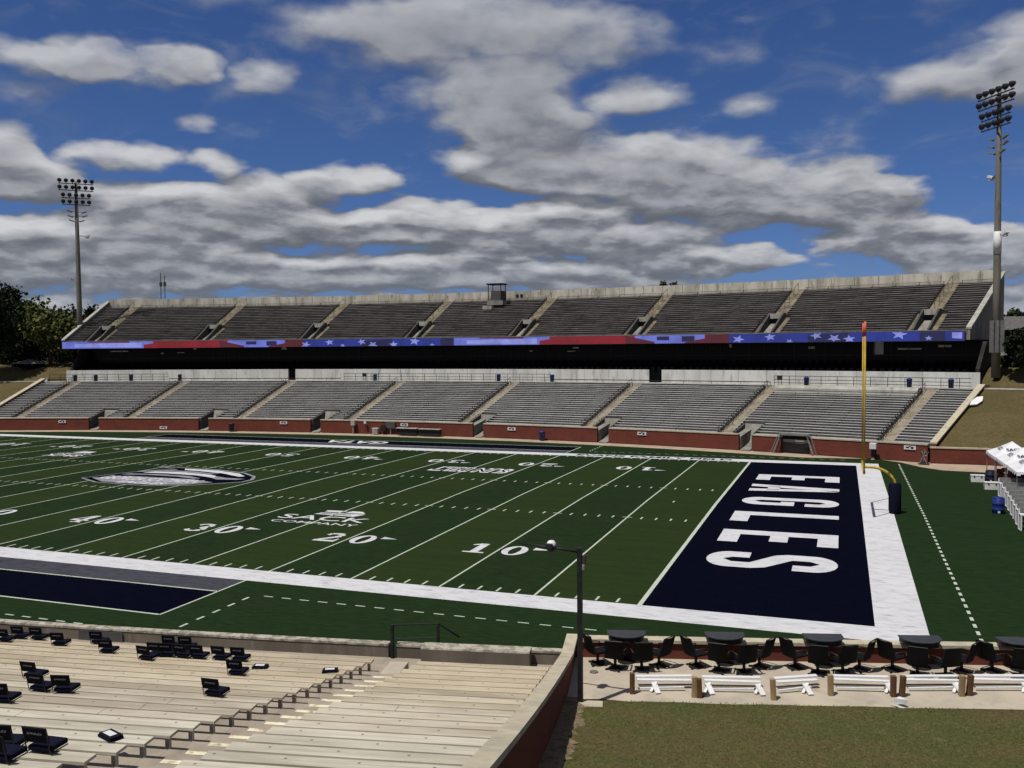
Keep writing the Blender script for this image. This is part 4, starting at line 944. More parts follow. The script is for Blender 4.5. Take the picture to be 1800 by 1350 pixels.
for px_, lab in ((-152.6, 'left'), (-150.9, 'right')):
    root = empty('radio_mast', (px_-60, 215, 9.2), 0, f'thin distant radio mast on the left horizon, {lab} of the pair', 'mast', 'distant radio masts')
    MB().tube([(0, 0, 0), (0, 0, 28 if lab == 'left' else 27)], [.17, .12], 6).build('pole', M['dark_metal'], root)
    MB().box((0, 0, 24), (.9, .3, 1.5)).build('antenna', M['dark_metal'], root)

# ------------------------------------------------------------------ things at the foot of the brick wall
for i, (t, z) in enumerate(((-15.41, 1.12), (-10.61, .32), (-4.85, 1.16), (.81, 1.22), (5.59, 1.12), (10.92, 1.19), (19.95, 1.25))):
    root = empty('wall_sign', FAR(t, -.06, z), FAR.ang(t), f'small white sign on the far brick wall, {ordn[i]} from the left' if i != 1 else 'small white sign low at the foot of the far brick wall', 'sign', 'white signs on the far brick wall')
    MB().box((0, -.02, 0), (1.05, .05, .36)).build('sign_panel', M['label_white'], root)
    MB().box((-.22, -.05, .02), (.3, .012, .14)).box((.2, -.05, .0), (.24, .012, .2)).box((0, -.05, .12), (.2, .012, .07)).build('emblem', M['ink'], root)
for t, c, lab in ((-7.22, 'navy_plastic', 'dark blue bin against the third brick wall panel'), (6.99, 'blue_plastic', 'blue bin against the fifth brick wall panel')):
    trash_can(FAR(t, -.75, 0), FAR.ang(t), c, lab, 1.05, .36, 'bins at the foot of the far brick wall')
root = empty('team_bench', FAR(1.62, -1.0, 0), FAR.ang(1.62), 'long covered bench with pale flat top against the middle brick wall', 'bench')
MB().box((-1.55, 0, .9), (2.9, .8, .08)).box((1.55, 0, .86), (2.9, .8, .08)).each('top', M['concrete_light'], root)
MB().box((-1.55, .1, .45), (2.75, .6, .82)).box((1.55, .1, .43), (2.75, .6, .80)).each('body', M['black_metal'], root)
root = empty('utility_cabinet', FAR(-1.5, -.4, 0), FAR.ang(-1.5), 'pale utility cabinet on a post against the middle brick wall', 'utility cabinet')
MB().box((0, 0, 1.35), (.55, .35, .65)).build('box', M['concrete_light'], root); MB().box((0, 0, .5), (.18, .18, 1.05)).build('post', M['grey_metal'], root)
root = empty('utility_cabinet', FAR(.2, -.2, 0), FAR.ang(.2), 'flat grey electric panel on the middle brick wall left of the white sign', 'utility cabinet')
MB().box((0, 0, 1.15), (1.3, .2, .8)).build('box', M['tread_far'], root); MB().box((0, 0, .4), (.1, .1, .8)).build('conduit', M['grey_metal'], root)
for t, nm, lab in ((-.95, 'junction_box', 'small white box high on the middle brick wall'), (-.45, 'equipment_crate', 'pale upright crate on the ground at the middle brick wall'), (-.1, 'fire_hose', 'dark round hose reel on the middle brick wall')):
    root = empty(nm, FAR(t, -.35, 0), FAR.ang(t), lab, nm.replace('_', ' '))
    if nm == 'junction_box': MB().box((0, 0, 1.45), (.3, .2, .35)).build('box', M['label_white'], root); MB().box((0, 0, .7), (.06, .06, 1.3)).build('conduit', M['dark_metal'], root)
    elif nm == 'equipment_crate': MB().box((0, -.1, .35), (.75, .5, .7)).build('body', M['concrete_light'], root, bevel=.02); MB().box((0, -.1, .73), (.8, .55, .06)).build('lid', M['label_white'], root)
    else: MB().lathe((0, 0, .75), [(.1, -.15), (.42, -.14), (.42, .14), (.1, .15)], 14, M=Matrix.Rotation(math.pi/2, 3, 'X')).build('reel', M['black_metal'], root); MB().box((0, .1, .35), (.1, .1, .7)).build('stand', M['dark_metal'], root)
# gate frame in the right brick panel
tg = sum(GATE)/2
root = empty('team_gate', FAR(tg, 0, 0), FAR.ang(tg), 'dark gateway in the brick wall framed by splayed grey metal trusses', 'gate')
wg = R(GATE[1]-GATE[0])*175
for s in (-1, 1):
    q = MB()
    x1, x0 = s*(wg/2-.05), s*(wg/2+.62)
    for dy in (-.55, -.25): q.tube([(x0, dy-.3, 0), (x1, dy, 1.85)], .045, 6)
    for j in range(6):
        a = j/6; b2 = (j+1)/6
        q.tube([(x0+(x1-x0)*a, -.85+.3*a, 1.85*a), (x0+(x1-x0)*b2, -.55+.3*b2, 1.85*b2)], .025, 5)
    q.tube([(x0+s*.3, -.55, 0), (x1+s*.3, -.25, 1.85)], .04, 6)
    q.build('truss', M['grey_metal'], root)
MB().box((0, -.35, 1.9), (wg+.3, .5, .14)).build('lintel', M['grey_metal'], root)
MB().box((0, .55, .85), (wg, .1, 1.7)).box((-wg/2-.03, .25, .85), (.05, .6, 1.7)).box((wg/2+.03, .25, .85), (.05, .6, 1.7)).build('recess', M['black_void'], root)
MB().box((.35, .3, 1.1), (.9, .05, .35)).build('sign', M['concrete'], root)
root = empty('water_station', FAR(18.93, -.7, 0), FAR.ang(18.93), 'white topped drinking water station in front of the brick wall behind the goal post', 'water station')
MB().box((0, 0, 1.25), (.62, .4, .6)).build('tank', M['label_white'], root, bevel=.05); MB().box((.06, 0, .6), (.4, .3, .75)).build('body', M['mesh_black'], root); MB().tube([(0, 0, 0), (0, 0, .4)], .06, 8).lathe((0, 0, 0), [(.2, 0), (.2, .04)], 12).build('stand', M['label_white'], root)
root = empty('hose_cart', (15.0, 51.6, 0), R(-20), 'grey spindly folding stand at the foot of the brick wall near its right corner', 'stand')
q = MB()
for a, b2 in (((-.35, -.2, 0), (.2, 0, 1.2)), ((.35, -.2, 0), (-.2, 0, 1.2)), ((-.35, .3, 0), (.35, .3, 1.1)), ((-.3, 0, .75), (.3, 0, .75)), ((0, 0, .4), (0, .3, 1.3))): q.tube([a, b2], .035, 6)
q.build('frame', M['grey_metal'], root); MB().box((0, .1, .04), (.9, .6, .06)).build('base', M['dark_metal'], root); MB().box((-.1, .1, .85), (.35, .3, .25)).build('reel', M['dark_metal'], root)

# ------------------------------------------------------------------ goal post
root = empty('goal_post', (11.25, 24.4, crown(24.4)), 0, 'yellow goal post with navy padded base behind the navy end zone', 'goal post')
pts = [(0, 0, 1.6)] + [(-1.5+1.5*math.cos(R(a)), 0, 1.75+1.14*math.sin(R(a))) for a in range(0, 91, 10)] + [(-1.9, 0, 2.89)]
MB().tube(pts, .085, 12).build('gooseneck', M['yellow'], root, smooth=True)
MB().tube([(-1.9, -2.82, 2.89), (-1.9, 2.82, 2.89)], .085, 12).build('crossbar', M['yellow'], root, smooth=True)
for s in (-1, 1):
    u_o = MB().tube([(-1.9, s*2.82, 2.80), (-1.9, s*2.82, 12.05)], .05, 10).build('upright', M['yellow'], root, smooth=True)
    MB().tube([(-1.9, s*2.82, 11.2), (-1.9, s*2.82, 12.07)], .062, 10).build('orange_tip', M['orange_tape'], u_o, smooth=True)
    MB().box((-1.9, s*2.82+.0, 10.75), (.02, .1, 1.0)).build('ribbon', M['orange_tape'], u_o)
MB().lathe((0, 0, 0), [(.34, 0), (.36, .05), (.36, 1.85), (.32, 1.92), (.2, 1.95)], 16).build('pad', M['navy_cushion'], root, smooth=True)
q = MB()
for s in (-1, 1): q.box((-.37, s*.12, 1.0), (.03, .05, 1.6))
q.each('strap', M['seat_back'], root)

# ------------------------------------------------------------------ right side line: coolers, barrels, tents, white benches
def cooler(p, rz, lab):
    root = empty('cooler', p, rz, lab, 'cooler', 'white coolers on the sideline')
    MB().box((0, 0, .24), (.95, .48, .48)).build('body', M['white_plastic'], root, bevel=.03)
    MB().box((0, 0, .53), (.99, .52, .09)).build('lid', M['white_metal'], root, bevel=.02)
    q = MB().box((-.25, -.27, .47), (.09, .03, .1)).box((.25, -.27, .47), (.09, .03, .1)); q.each('latch', M['black_metal'], root)
    for s in (-1, 1): MB().bar((s*.49, -.15, .4), (s*.53, -.15, .34), .03).bar((s*.49, .15, .4), (s*.53, .15, .34), .03).bar((s*.53, -.15, .34), (s*.53, .15, .34), .03).build('handle', M['grey_metal'], root)
cooler((18.0, 40.9, .05), 0, 'white cooler farthest along the sideline, left of the navy barrel')
cooler((18.45, 37.2, .05), .1, 'middle white cooler left of the white stacked benches')
cooler((18.95, 32.4, .05), .3, 'nearest white cooler standing behind the blue barrel')
def barrel(p, c, lab, h=1.0):
    root = empty('barrel', p, 0, lab, 'barrel', 'sideline barrels')
    MB().lathe((0, 0, 0), [(.33, 0), (.36, .04), (.36, h*.3), (.375, h*.32), (.36, h*.34), (.36, h*.66), (.375, h*.68), (.36, h*.7), (.36, h-.03), (.33, h)], 18).build('body', M[c], root, smooth=True)
    MB().lathe((0, 0, 0), [(.34, h), (.34, h+.05), (.3, h+.07)], 18).build('lid', M[c], root, smooth=True)
    MB().box((-.02, -.365, .18), (.13, .02, .13)).build('label', M['label_white'], root)
barrel((17.35, 26.4, .1), 'blue_plastic', 'bright blue barrel nearest on the right sideline'); barrel((18.9, 40.9, .05), 'navy_plastic', 'navy barrel right of the farthest white cooler', .9)
barrel((19.4, 37.0, .05), 'mesh_black', 'black barrel behind the middle white cooler', .8)
def tent(p, rz, lab, L=3.0, L2=4.2):
    root = empty('canopy_tent', p, rz, lab, 'tent', 'white canopy tents on the sideline')
    h = 2.2; a = L/2; b = MB(); ky = L2/L
    n = 6
    for s in range(4):
        c0 = Matrix.Rotation(s*math.pi/2, 3, 'Z')
        vs_ = []; fs = []
        for i in range(n+1):
            for j in range(n+1):
                u = j/n; w_ = i/n; x = (-a+2*a*u)*(1-w_); y = -a*(1-w_)
                z = h+1.0*w_**1.15 - .05*math.sin(math.pi*u)*(1-w_)
                q_ = c0 @ Vector((x, y, z)); vs_.append(Vector((q_.x, q_.y*ky, q_.z)))
        for i in range(n):
            for j in range(n): fs.append((i*(n+1)+j, i*(n+1)+j+1, (i+1)*(n+1)+j+1, (i+1)*(n+1)+j))
        b.add(vs_, fs)
    b.build('canopy', M['white_fabric'], root, smooth=False)
    v = MB()
    for s in range(4):
        c0 = Matrix.Rotation(s*math.pi/2, 3, 'Z'); m_ = 12
        for j in range(m_):
            x0 = -a+2*a*j/m_; x1 = -a+2*a*(j+1)/m_; dz = .16 if j % 2 else .26
            v.add([Vector((1, ky, 1))*(c0 @ Vector(q_)) for q_ in ((x0, -a-.01, h), (x1, -a-.01, h), (x1, -a-.03, h-dz), (x0, -a-.03, h-dz))], [(0, 1, 2, 3)])
    v.build('valance', M['white_fabric'], root)
    for sx_ in (-1, 1):
        for sy in (-1, 1): MB().box((sx_*(a-.05), sy*(a-.05)*ky, h/2), (.06, .06, h)).build('leg', M['grey_metal'], root)
    for s in range(4):
        t_ = textmesh('logo', 'SACK', 0, 0, 1.15, .34, m=M['ink'], parent=root, bold=.03)
        c0 = Matrix.Rotation(s*math.pi/2, 4, 'Z'); aa = a*(ky if s % 2 == 0 else 1); sl = math.atan2(.95, aa)
        t_.matrix_local = c0 @ Matrix.Translation((0, -aa*.55, h+.49)) @ Matrix.Rotation(sl, 4, 'X')
    return root
tent((20.5, 41.9, 0), 0, 'white peaked canopy tent at the right edge, farthest of the three')
tent((20.55, 37.6, 0), 0, 'white peaked canopy tent at the right edge, middle of the three')
tent((20.6, 33.3, 0), 0, 'white peaked canopy tent at the right edge, nearest of the three')
for i, (x, y) in enumerate(((20.3, 39.4), (20.6, 36.0), (21.0, 42.4))):
    rt_ = empty('folding_table', (x, y, 0), .1*i, f'dark clothed folding table in the shade of the tents, {["middle", "nearest", "farthest"][i]} one', 'table', 'folding tables under the tents')
    MB().box((0, 0, .74), (.8, 1.9, .05)).build('table_top', M['navy_plastic'], rt_); MB().box((0, 0, .4), (.78, 1.86, .62)).build('table_cloth', M['mesh_black'], rt_)
    MB().box((.1, .3, .92), (.4, .5, .3)).build('equipment_case', M['mesh_black'], rt_)
def fchair(p, rz, lab):
    root = empty('folding_chair', p, rz, lab, 'chair', 'red folding chairs under the tents')
    MB().box((0, 0, .45), (.45, .42, .04)).build('seat', M['red'], root); MB().box((0, .22, .78), (.45, .03, .36), rx=-.15).build('backrest', M['red'], root)
    for s in (-1, 1): MB().tube([(s*.22, -.22, 0), (s*.22, .2, .95)], .018, 6).build('leg', M['grey_metal'], root); MB().tube([(s*.22, .24, 0), (s*.22, -.18, .45)], .018, 6).build('leg', M['grey_metal'], root)
for i, (x, y, rz) in enumerate(((19.6, 40.2, .4), (19.9, 39.0, -.3), (20.4, 40.9, .9), (20.8, 39.8, .2), (19.7, 42.2, 0), (20.3, 43.0, .5))):
    fchair((x, y, 0), rz, f'red folding chair under the white tents, {["front left", "nearest to the barrels", "back", "right", "leftmost at the rear", "rear beside the tent leg"][i]}')
def wbench(p, rz, lab, h, L):
    root = empty('team_bench', p, rz, lab, 'bench', 'white team benches lined up on the right sideline')
    MB().box((0, 0, h), (L, .62, .07)).build('seat', M['white_metal'], root, bevel=.015)
    MB().box((0, .30, h+.22), (L, .06, .30)).build('backrest', M['grey_metal'], root, bevel=.01)
    for s in (-1, 1):
        q = MB(); x = s*(L/2-.02)
        q.bar((x, -.26, 0), (x, -.26, h), .08).bar((x, .28, 0), (x, .28, h+.3), .08).bar((x, -.26, .05), (x, .28, .05), .06)
        q.build('leg', M['white_metal'], root)
    MB().box((-L/2+.06, 0, h*.52), (.03, .44, h*.72)).build('end_panel', M['navy_plastic'], root)
for i, (y, hh) in enumerate(((33.8, .95), (31.6, .95), (29.6, .95), (27.8, .95), (26.1, .95), (24.5, .95), (22.9, .95), (21.3, .95))):
    wbench((20.15-.11*i, y, .08), R(3), f'white metal bench on the right sideline, {ordn[i]} in the row from the tents', hh, 3.4)

# small things on the right bank
o = MB(); pl = [(0, 0), (.7, .2), (1.3, 1.2), (1.5, 2.4), (.9, 2.2), (.35, 1.2)]
o.prism(pl, 0, .12, M=Matrix.Rotation(R(18), 4, 'X')); o = o.build('tarp', M['white_fabric']); o.location = FAR(20.72, 10.6, 4.6)
tag(o, 'crumpled white tarp lying on the dry bank beside the end wall', 'tarp')
o = MB().lathe((0, 0, 0), [(.3, 0), (.3, .04), (.16, .05), (.05, .7), (.04, .7)], 12).build('traffic_cone', M['orange_tape']); o.location = FAR(22.3, 17.2, 6.08)
tag(o, 'small orange cone on the path across the right bank', 'cone')

# ------------------------------------------------------------------ distant trees and houses
def tree(p, h, w, mt, label, n=2600, leafs=.55, tr=.3, squash=1.0, group='trees beyond the far stand'):
    root = empty('tree', p, random.uniform(0, 6), label, 'tree', group)
    tb = MB(); tb.tube([(0, 0, -.3), (.1, 0, h*.3), (.0, .15, h*.6), (0, 0, h*.85)], [tr, tr*.8, tr*.5, tr*.12], 8)
    clumps = []
    for i in range(16):
        a = random.uniform(0, 6.28); rr_ = random.uniform(.25, .8)*w/2; zz = random.uniform(.3 if h > 9 else .06, .95)*h
        prof = max(.25, math.sin(max(0.02, min(.98, (zz/h-.0)/1.0))*math.pi))**.6; rr_ *= prof
        q = Vector((rr_*math.cos(a), rr_*math.sin(a), zz)); clumps.append((q, random.uniform(.16, .30)*w*squash))
        tb.tube([(0, 0, h*.25+zz*.3), q*.6+Vector((0, 0, zz*.25)), q], [tr*.35, tr*.2, tr*.06], 5)
    tb.build('trunk', M['bark'], root, smooth=True)
    c = MB()
    for i in range(n):
        q, cr = random.choice(clumps)
        d = Vector((random.gauss(0, 1), random.gauss(0, 1), random.gauss(0, .8))).normalized()*cr*random.uniform(.45, 1.1)
        pp = q+d; s = leafs*random.uniform(.5, 1.2)
        ax = Vector((random.gauss(0, 1), random.gauss(0, 1), random.gauss(0, 1))).normalized(); bx_ = ax.cross(Vector((random.gauss(0, 1), random.gauss(0, 1), random.gauss(0, 1)))).normalized()
        c.add([pp-ax*s*.5, pp+bx_*s*.35, pp+ax*s*.5, pp-bx_*s*.35], [(0, 1, 2, 3)])
    c.build('crown', M[mt], root, fix=False)
tree((-132.0, 83.8, 8.3), 13.2, 8.9, 'leaf_dark', 'tallest dark tree at the left edge of the photo', n=5200, leafs=0.72, tr=0.35)
tree((-119.1, 68.1, 8.3), 13.0, 10.1, 'leaf_dark', 'dark tree cut off by the left edge', n=5200, leafs=0.72, tr=0.35)
tree((-129.7, 86.4, 8.3), 10.8, 6.4, 'leaf_mid', 'mid green tree behind the dark one at the left', n=5200, leafs=0.72, tr=0.35)
tree((-115.0, 77.2, 8.3), 9.6, 11.2, 'leaf_olive', 'broad olive green tree left of the floodlight tower', n=5200, leafs=0.72, tr=0.35)
tree((-146.9, 111.9, 8.3), 10.8, 9.1, 'leaf_mid', 'dark green tree behind the floodlight tower', n=5200, leafs=0.72, tr=0.35)
tree((-137.1, 107.7, 8.3), 11.8, 7.3, 'leaf_dark', 'small dark crown just right of the left floodlight tower', n=5200, leafs=0.72, tr=0.35)
tree((-120.7, 76.9, 8.3), 7.0, 7.1, 'leaf_dark', 'low dark tree under the olive tree at left', n=5200, leafs=0.50, tr=0.15)
tree((-137.3, 100.2, 8.3), 7.1, 8.4, 'leaf_dark', 'dark low tree at the foot of the left tower', n=5200, leafs=0.50, tr=0.15)
tree((-124.9, 76.7, 8.3), 6.1, 7.2, 'leaf_dark', 'low dark tree above the left bank', n=5200, leafs=0.50, tr=0.15)
tree((-149.1, 94.5, 8.3), 8.9, 11.2, 'leaf_dark', 'low dark tree at the back, cut off by the left edge', n=5200, leafs=0.72, tr=0.35)
tree((-153.6, 104.7, 8.3), 7.8, 10.4, 'leaf_dark', 'low dark tree at the back, behind the grey roofed shelter', n=5200, leafs=0.50, tr=0.15)
tree((-153.0, 109.8, 8.3), 7.2, 10.6, 'leaf_mid', 'low tree at the back, right of the grey roofed shelter', n=5200, leafs=0.50, tr=0.15)
tree((-152.8, 115.9, 8.3), 7.8, 11.0, 'leaf_dark', 'low dark tree at the back, left of the floodlight tower', n=5200, leafs=0.50, tr=0.15)
tree((-138.4, 106.3, 8.3), 8.3, 7.3, 'leaf_dark', 'low dark tree just behind the floodlight tower', n=5200, leafs=0.72, tr=0.35)
tree((-39.3, 218.5, 8.3), 20.7, 4.4, 'leaf_dark', 'small treetop peeping over the parapet, left of the pair', n=900, leafs=0.72, tr=0.35)
tree((-37.1, 221.0, 8.3), 20.8, 4.9, 'leaf_dark', 'small treetop peeping over the parapet, right of the pair', n=900, leafs=0.72, tr=0.35)
tree((33.0, 126.0, 8.3), 7.3, 5.7, 'leaf_mid', 'low tree behind the house at the right edge', n=5200, leafs=0.50, tr=0.15)
tree((36.0, 130.6, 8.3), 6.9, 4.7, 'leaf_dark', 'tree at the right edge beyond the house', n=5200, leafs=0.50, tr=0.15)
tree((25.3, 73.5, 8.3), 3.3, 3.9, 'leaf_dark', 'dark bush right of the right floodlight tower', n=5200, leafs=0.50, tr=0.15)
tree((26.1, 69.4, 8.3), 3.8, 3.7, 'leaf_dark', 'dark bush cut off by the right edge', n=5200, leafs=0.50, tr=0.15)
tree((24.2, 81.8, 8.3), 3.2, 2.2, 'leaf_dark', 'dark bush between the stand and the right tower', n=5200, leafs=0.50, tr=0.15)
root = empty('house', (30.9, 111.1, 9.0), R(8), 'pale house with wide grey hipped roof behind the right floodlight tower', 'house')
MB().box((0, 0, 1.8), (11, 8, 3.6)).build('wall', M['house_wall'], root)
MB().add([(-6.2, -4.6, 3.6), (6.2, -4.6, 3.6), (6.2, 4.6, 3.6), (-6.2, 4.6, 3.6), (-2.2, 0, 5.6), (2.2, 0, 5.6)], [(0, 1, 5, 4), (1, 2, 5), (2, 3, 4, 5), (3, 0, 4), (3, 2, 1, 0)]).build('roof', M['roof'], root)
for x_ in (-3.6, -1, 1.8, 4): MB().box((x_, -4.03, 1.9), (1.1, .08, 1.3)).build('window', M['dark_glass'], root)
root = empty('pavilion', (-117.1, 75.0, 7.95), R(-20), 'low grey roofed shelter on the left bank', 'shelter')
MB().add([(-2.9, -2, .75), (2.9, -2, .75), (2.9, 2, .75), (-2.9, 2, .75), (-.9, 0, 1.45), (.9, 0, 1.45)], [(0, 1, 5, 4), (1, 2, 5), (2, 3, 4, 5), (3, 0, 4), (3, 2, 1, 0)]).build('roof', M['concrete'], root)
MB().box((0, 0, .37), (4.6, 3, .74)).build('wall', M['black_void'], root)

# ------------------------------------------------------------------ near stand
def nzb(k): return 1.416+.1644*k+.0015*k*k
TH_A0, TH_A1, TH_W0, TH_W1 = 10.58, 10.885, 11.888, 11.965
NK = 27
def near_tier(th0, th1, ex=0):
    pr = [(-1.0, .0)]; pr += [(-1.0, nzb(0)-.42)]
    for k in range(NK):
        dk = .35+.8*k-.42
        pr += [(dk, (nzb(k-1) if k else nzb(0))-.42+0.0), (dk, nzb(k)-.42)]
    pr += [(.35+.8*NK, nzb(NK-1)-.42), (.35+.8*NK, 0)]
    out = [pr[0]]
    for q in pr[1:]:
        if abs(q[0]-out[-1][0])+abs(q[1]-out[-1][1]) > 1e-5: out.append(q)
    return out
# (bench widths follow the plan arcs; the two blocks are divided by the aisle)
for nm, th0, th1, lab in (('left', 5.0, TH_A0, 'near bleacher block with pale planks left of the aisle, navy seats on it'), ('right', TH_A1, TH_W0+.008, 'near bleacher block with pale planks between the aisle and the sloping wall')):
    root = empty('bleacher_section', NEAR((th0+th1)/2, 0, 0), 0, lab, 'bleachers', 'near bleacher blocks')
    inv = Matrix.Translation(-Vector(root.location))
    addp('seating_tier', MB().sweep(NEAR, near_tier(0, 0), th0, th1, 10 if nm == 'left' else 3), 'tread_near')
    for k in range(NK):
        if nm == 'left' and k == -1: continue
        bm_ = 'bench_near' if k < 6 else 'bench_mid' if k < 9 else 'bench_fair' if k < 13 else 'bench_pale'; b = MB(); d = .35+.8*k; z = nzb(k); s0, s1 = th0+.01, th1-(.0 if nm == 'left' else .085)
        js = [s0]; t = s0+random.uniform(.3, 1.2)
        while t < s1-.4: js.append(t); t += 1.39
        js.append(s1)
        for a, b2 in zip(js[:-1], js[1:]):
            b.sweep(NEAR, [(d, z), (d+.30, z), (d+.30, z-.05), (d, z-.05)], a+.0012, b2-.0012)
        st = (s1-.035) if nm == 'left' else s0+.025
        while s0+.02 < st < s1:
            b.sweep(NEAR, [(d+.11, z-.37), (d+.20, z-.37), (d+.20, z-.051), (d+.11, z-.051)], st, st+.016, 1); st += (-.42 if nm == 'left' else .42)
        addp('bench', b, bm_)
root = empty('aisle_stairs', NEAR(10.73, 0, 0), 0, 'concrete aisle stairs with pale yellow edge marks between the near benches', 'stairs')
inv = Matrix.Translation(-Vector(root.location))
pr = [(-1.0, 0), (-1.0, nzb(0)-.42)]
for k in range(NK):
    dk = .35+.8*k-.42; zp = (nzb(k-1) if k else nzb(0)); 
    if k: pr += [(dk-.02, zp-.42), (dk-.02, nzb(k)-.42)]
pr += [(.35+.8*NK, nzb(NK-1)-.42), (.35+.8*NK, 0)]
addp('steps', MB().sweep(NEAR, pr, TH_A0+.001, TH_A1-.001, 1), 'tread_near')
ep = MB(); ym = MB()
for k in range(1, NK):
    dk = .35+.8*k-.42; z = nzb(k)-.42
    if k % 1 == 0: ym.sweep(NEAR, [(dk+.0, z+.004), (dk+.13, z+.004), (dk+.13, z+.008), (dk+.0, z+.008)], TH_A0+.085, TH_A0+.235, 1)
ym.each('edge_mark', M['step_paint'], root, inv)
# sloping side wall
root = empty('side_wall', NEAR(11.9, 5, 0), 0, 'sloping brick side wall with broad pale cap beside the near benches', 'wall')
inv = Matrix.Translation(-Vector(root.location))
def capz(d): return 1.65 if d < -.1 else max(1.65, nzb((d-.35)/.8)+.38)
ds = [-2.1, -.1, .3] + [i*1.0 for i in range(1, 24)]
top = [(d, capz(d)-.12) for d in ds]
addp('wall', MB().sweep(NEAR, [(ds[-1], -.3)] + [(ds[0], -.3)] + top, TH_W0+.01, TH_W1-.01, 1), 'brick')
addp('cap', MB().sweep(NEAR, [(d, z+.002) for d, z in top] + [(d, z+.12) for d, z in reversed(top)], TH_W0-.003, TH_W1+.003, 1), 'cap_stone')
# front wall, plinth, landing, railing
root = empty('front_wall', NEAR(8, -1, 0), 0, 'low brown concrete wall with worn pale cap in front of the near benches', 'wall')
inv = Matrix.Translation(-Vector(root.location)); GP = (10.585, 10.64)
w = MB(); c = MB()
for s0, s1 in ((4, GP[0]), (GP[1], TH_W0-.005)):
    w.sweep(NEAR, [(-1.28, -.1), (-1.01, -.1), (-1.01, 1.36), (-1.28, 1.36)], s0, s1); c.sweep(NEAR, [(-1.30, 1.362), (-.99, 1.362), (-.99, 1.43), (-1.30, 1.43)], s0, s1)
addp('wall', w, 'concrete_brown'); addp('cap', c, 'cap_worn')
o = MB().sweep(NEAR, [(-.995, .95), (-.965, .95), (-.965, 1.33), (-.995, 1.33)], 8.03, 8.42, 3).build('wall_shade_panel', M['tread_far']); tag(o, 'dark panel standing in for shade on the near front wall behind the leftmost navy seats', 'panel')  # shade on the wall, put in as a thin dark panel
root = empty('concrete_plinth', NEAR(11.27, -.7, .9), 0, 'long brown concrete block standing behind the near front wall', 'plinth')
inv = Matrix.Translation(-Vector(root.location))
addp('block', MB().sweep(NEAR, [(-.93, .9), (-.38, .9), (-.38, 1.53), (-.93, 1.53)], 10.87, 11.655, 2), 'concrete_brown', bevel=.01)
addp('cap', MB().sweep(NEAR, [(-.93, 1.532), (-.38, 1.532), (-.40, 1.58), (-.91, 1.58)], 10.87, 11.655, 2), 'cap_worn')
o = MB().sweep(NEAR, [(-.2, .98), (.9, .98), (.9, 1.17), (-.2, 1.17)], 10.66, 10.79, 1).build('landing_slab', M['terrace'])
tag(o, 'pale square slab at the foot of the near aisle beside the railing', 'slab')
root = empty('railing', NEAR(10.6, -1.1, .9), 0, 'thin black handrail at the gap in the near front wall', 'railing')
inv = Matrix.Translation(-Vector(root.location)); p0 = NEAR(10.62, -.95, 1.0); p1 = NEAR(10.955, -1.15, 1.3)
addp('post', MB().box((p0.x, p0.y, 1.52), (.09, .09, 1.1)), 'black_metal'); addp('post', MB().box((p1.x, p1.y, 1.78), (.07, .07, .68)), 'black_metal')
p2 = NEAR(11.08, -1.8, 1.35)
addp('rail', MB().tube([(p0.x, p0.y, 2.07), (p1.x, p1.y, 2.12), (p2.x, p2.y, 1.5)], .03, 8).tube([(p0.x, p0.y, 1.62), (p1.x, p1.y, 1.68)], .018, 6), 'black_metal')

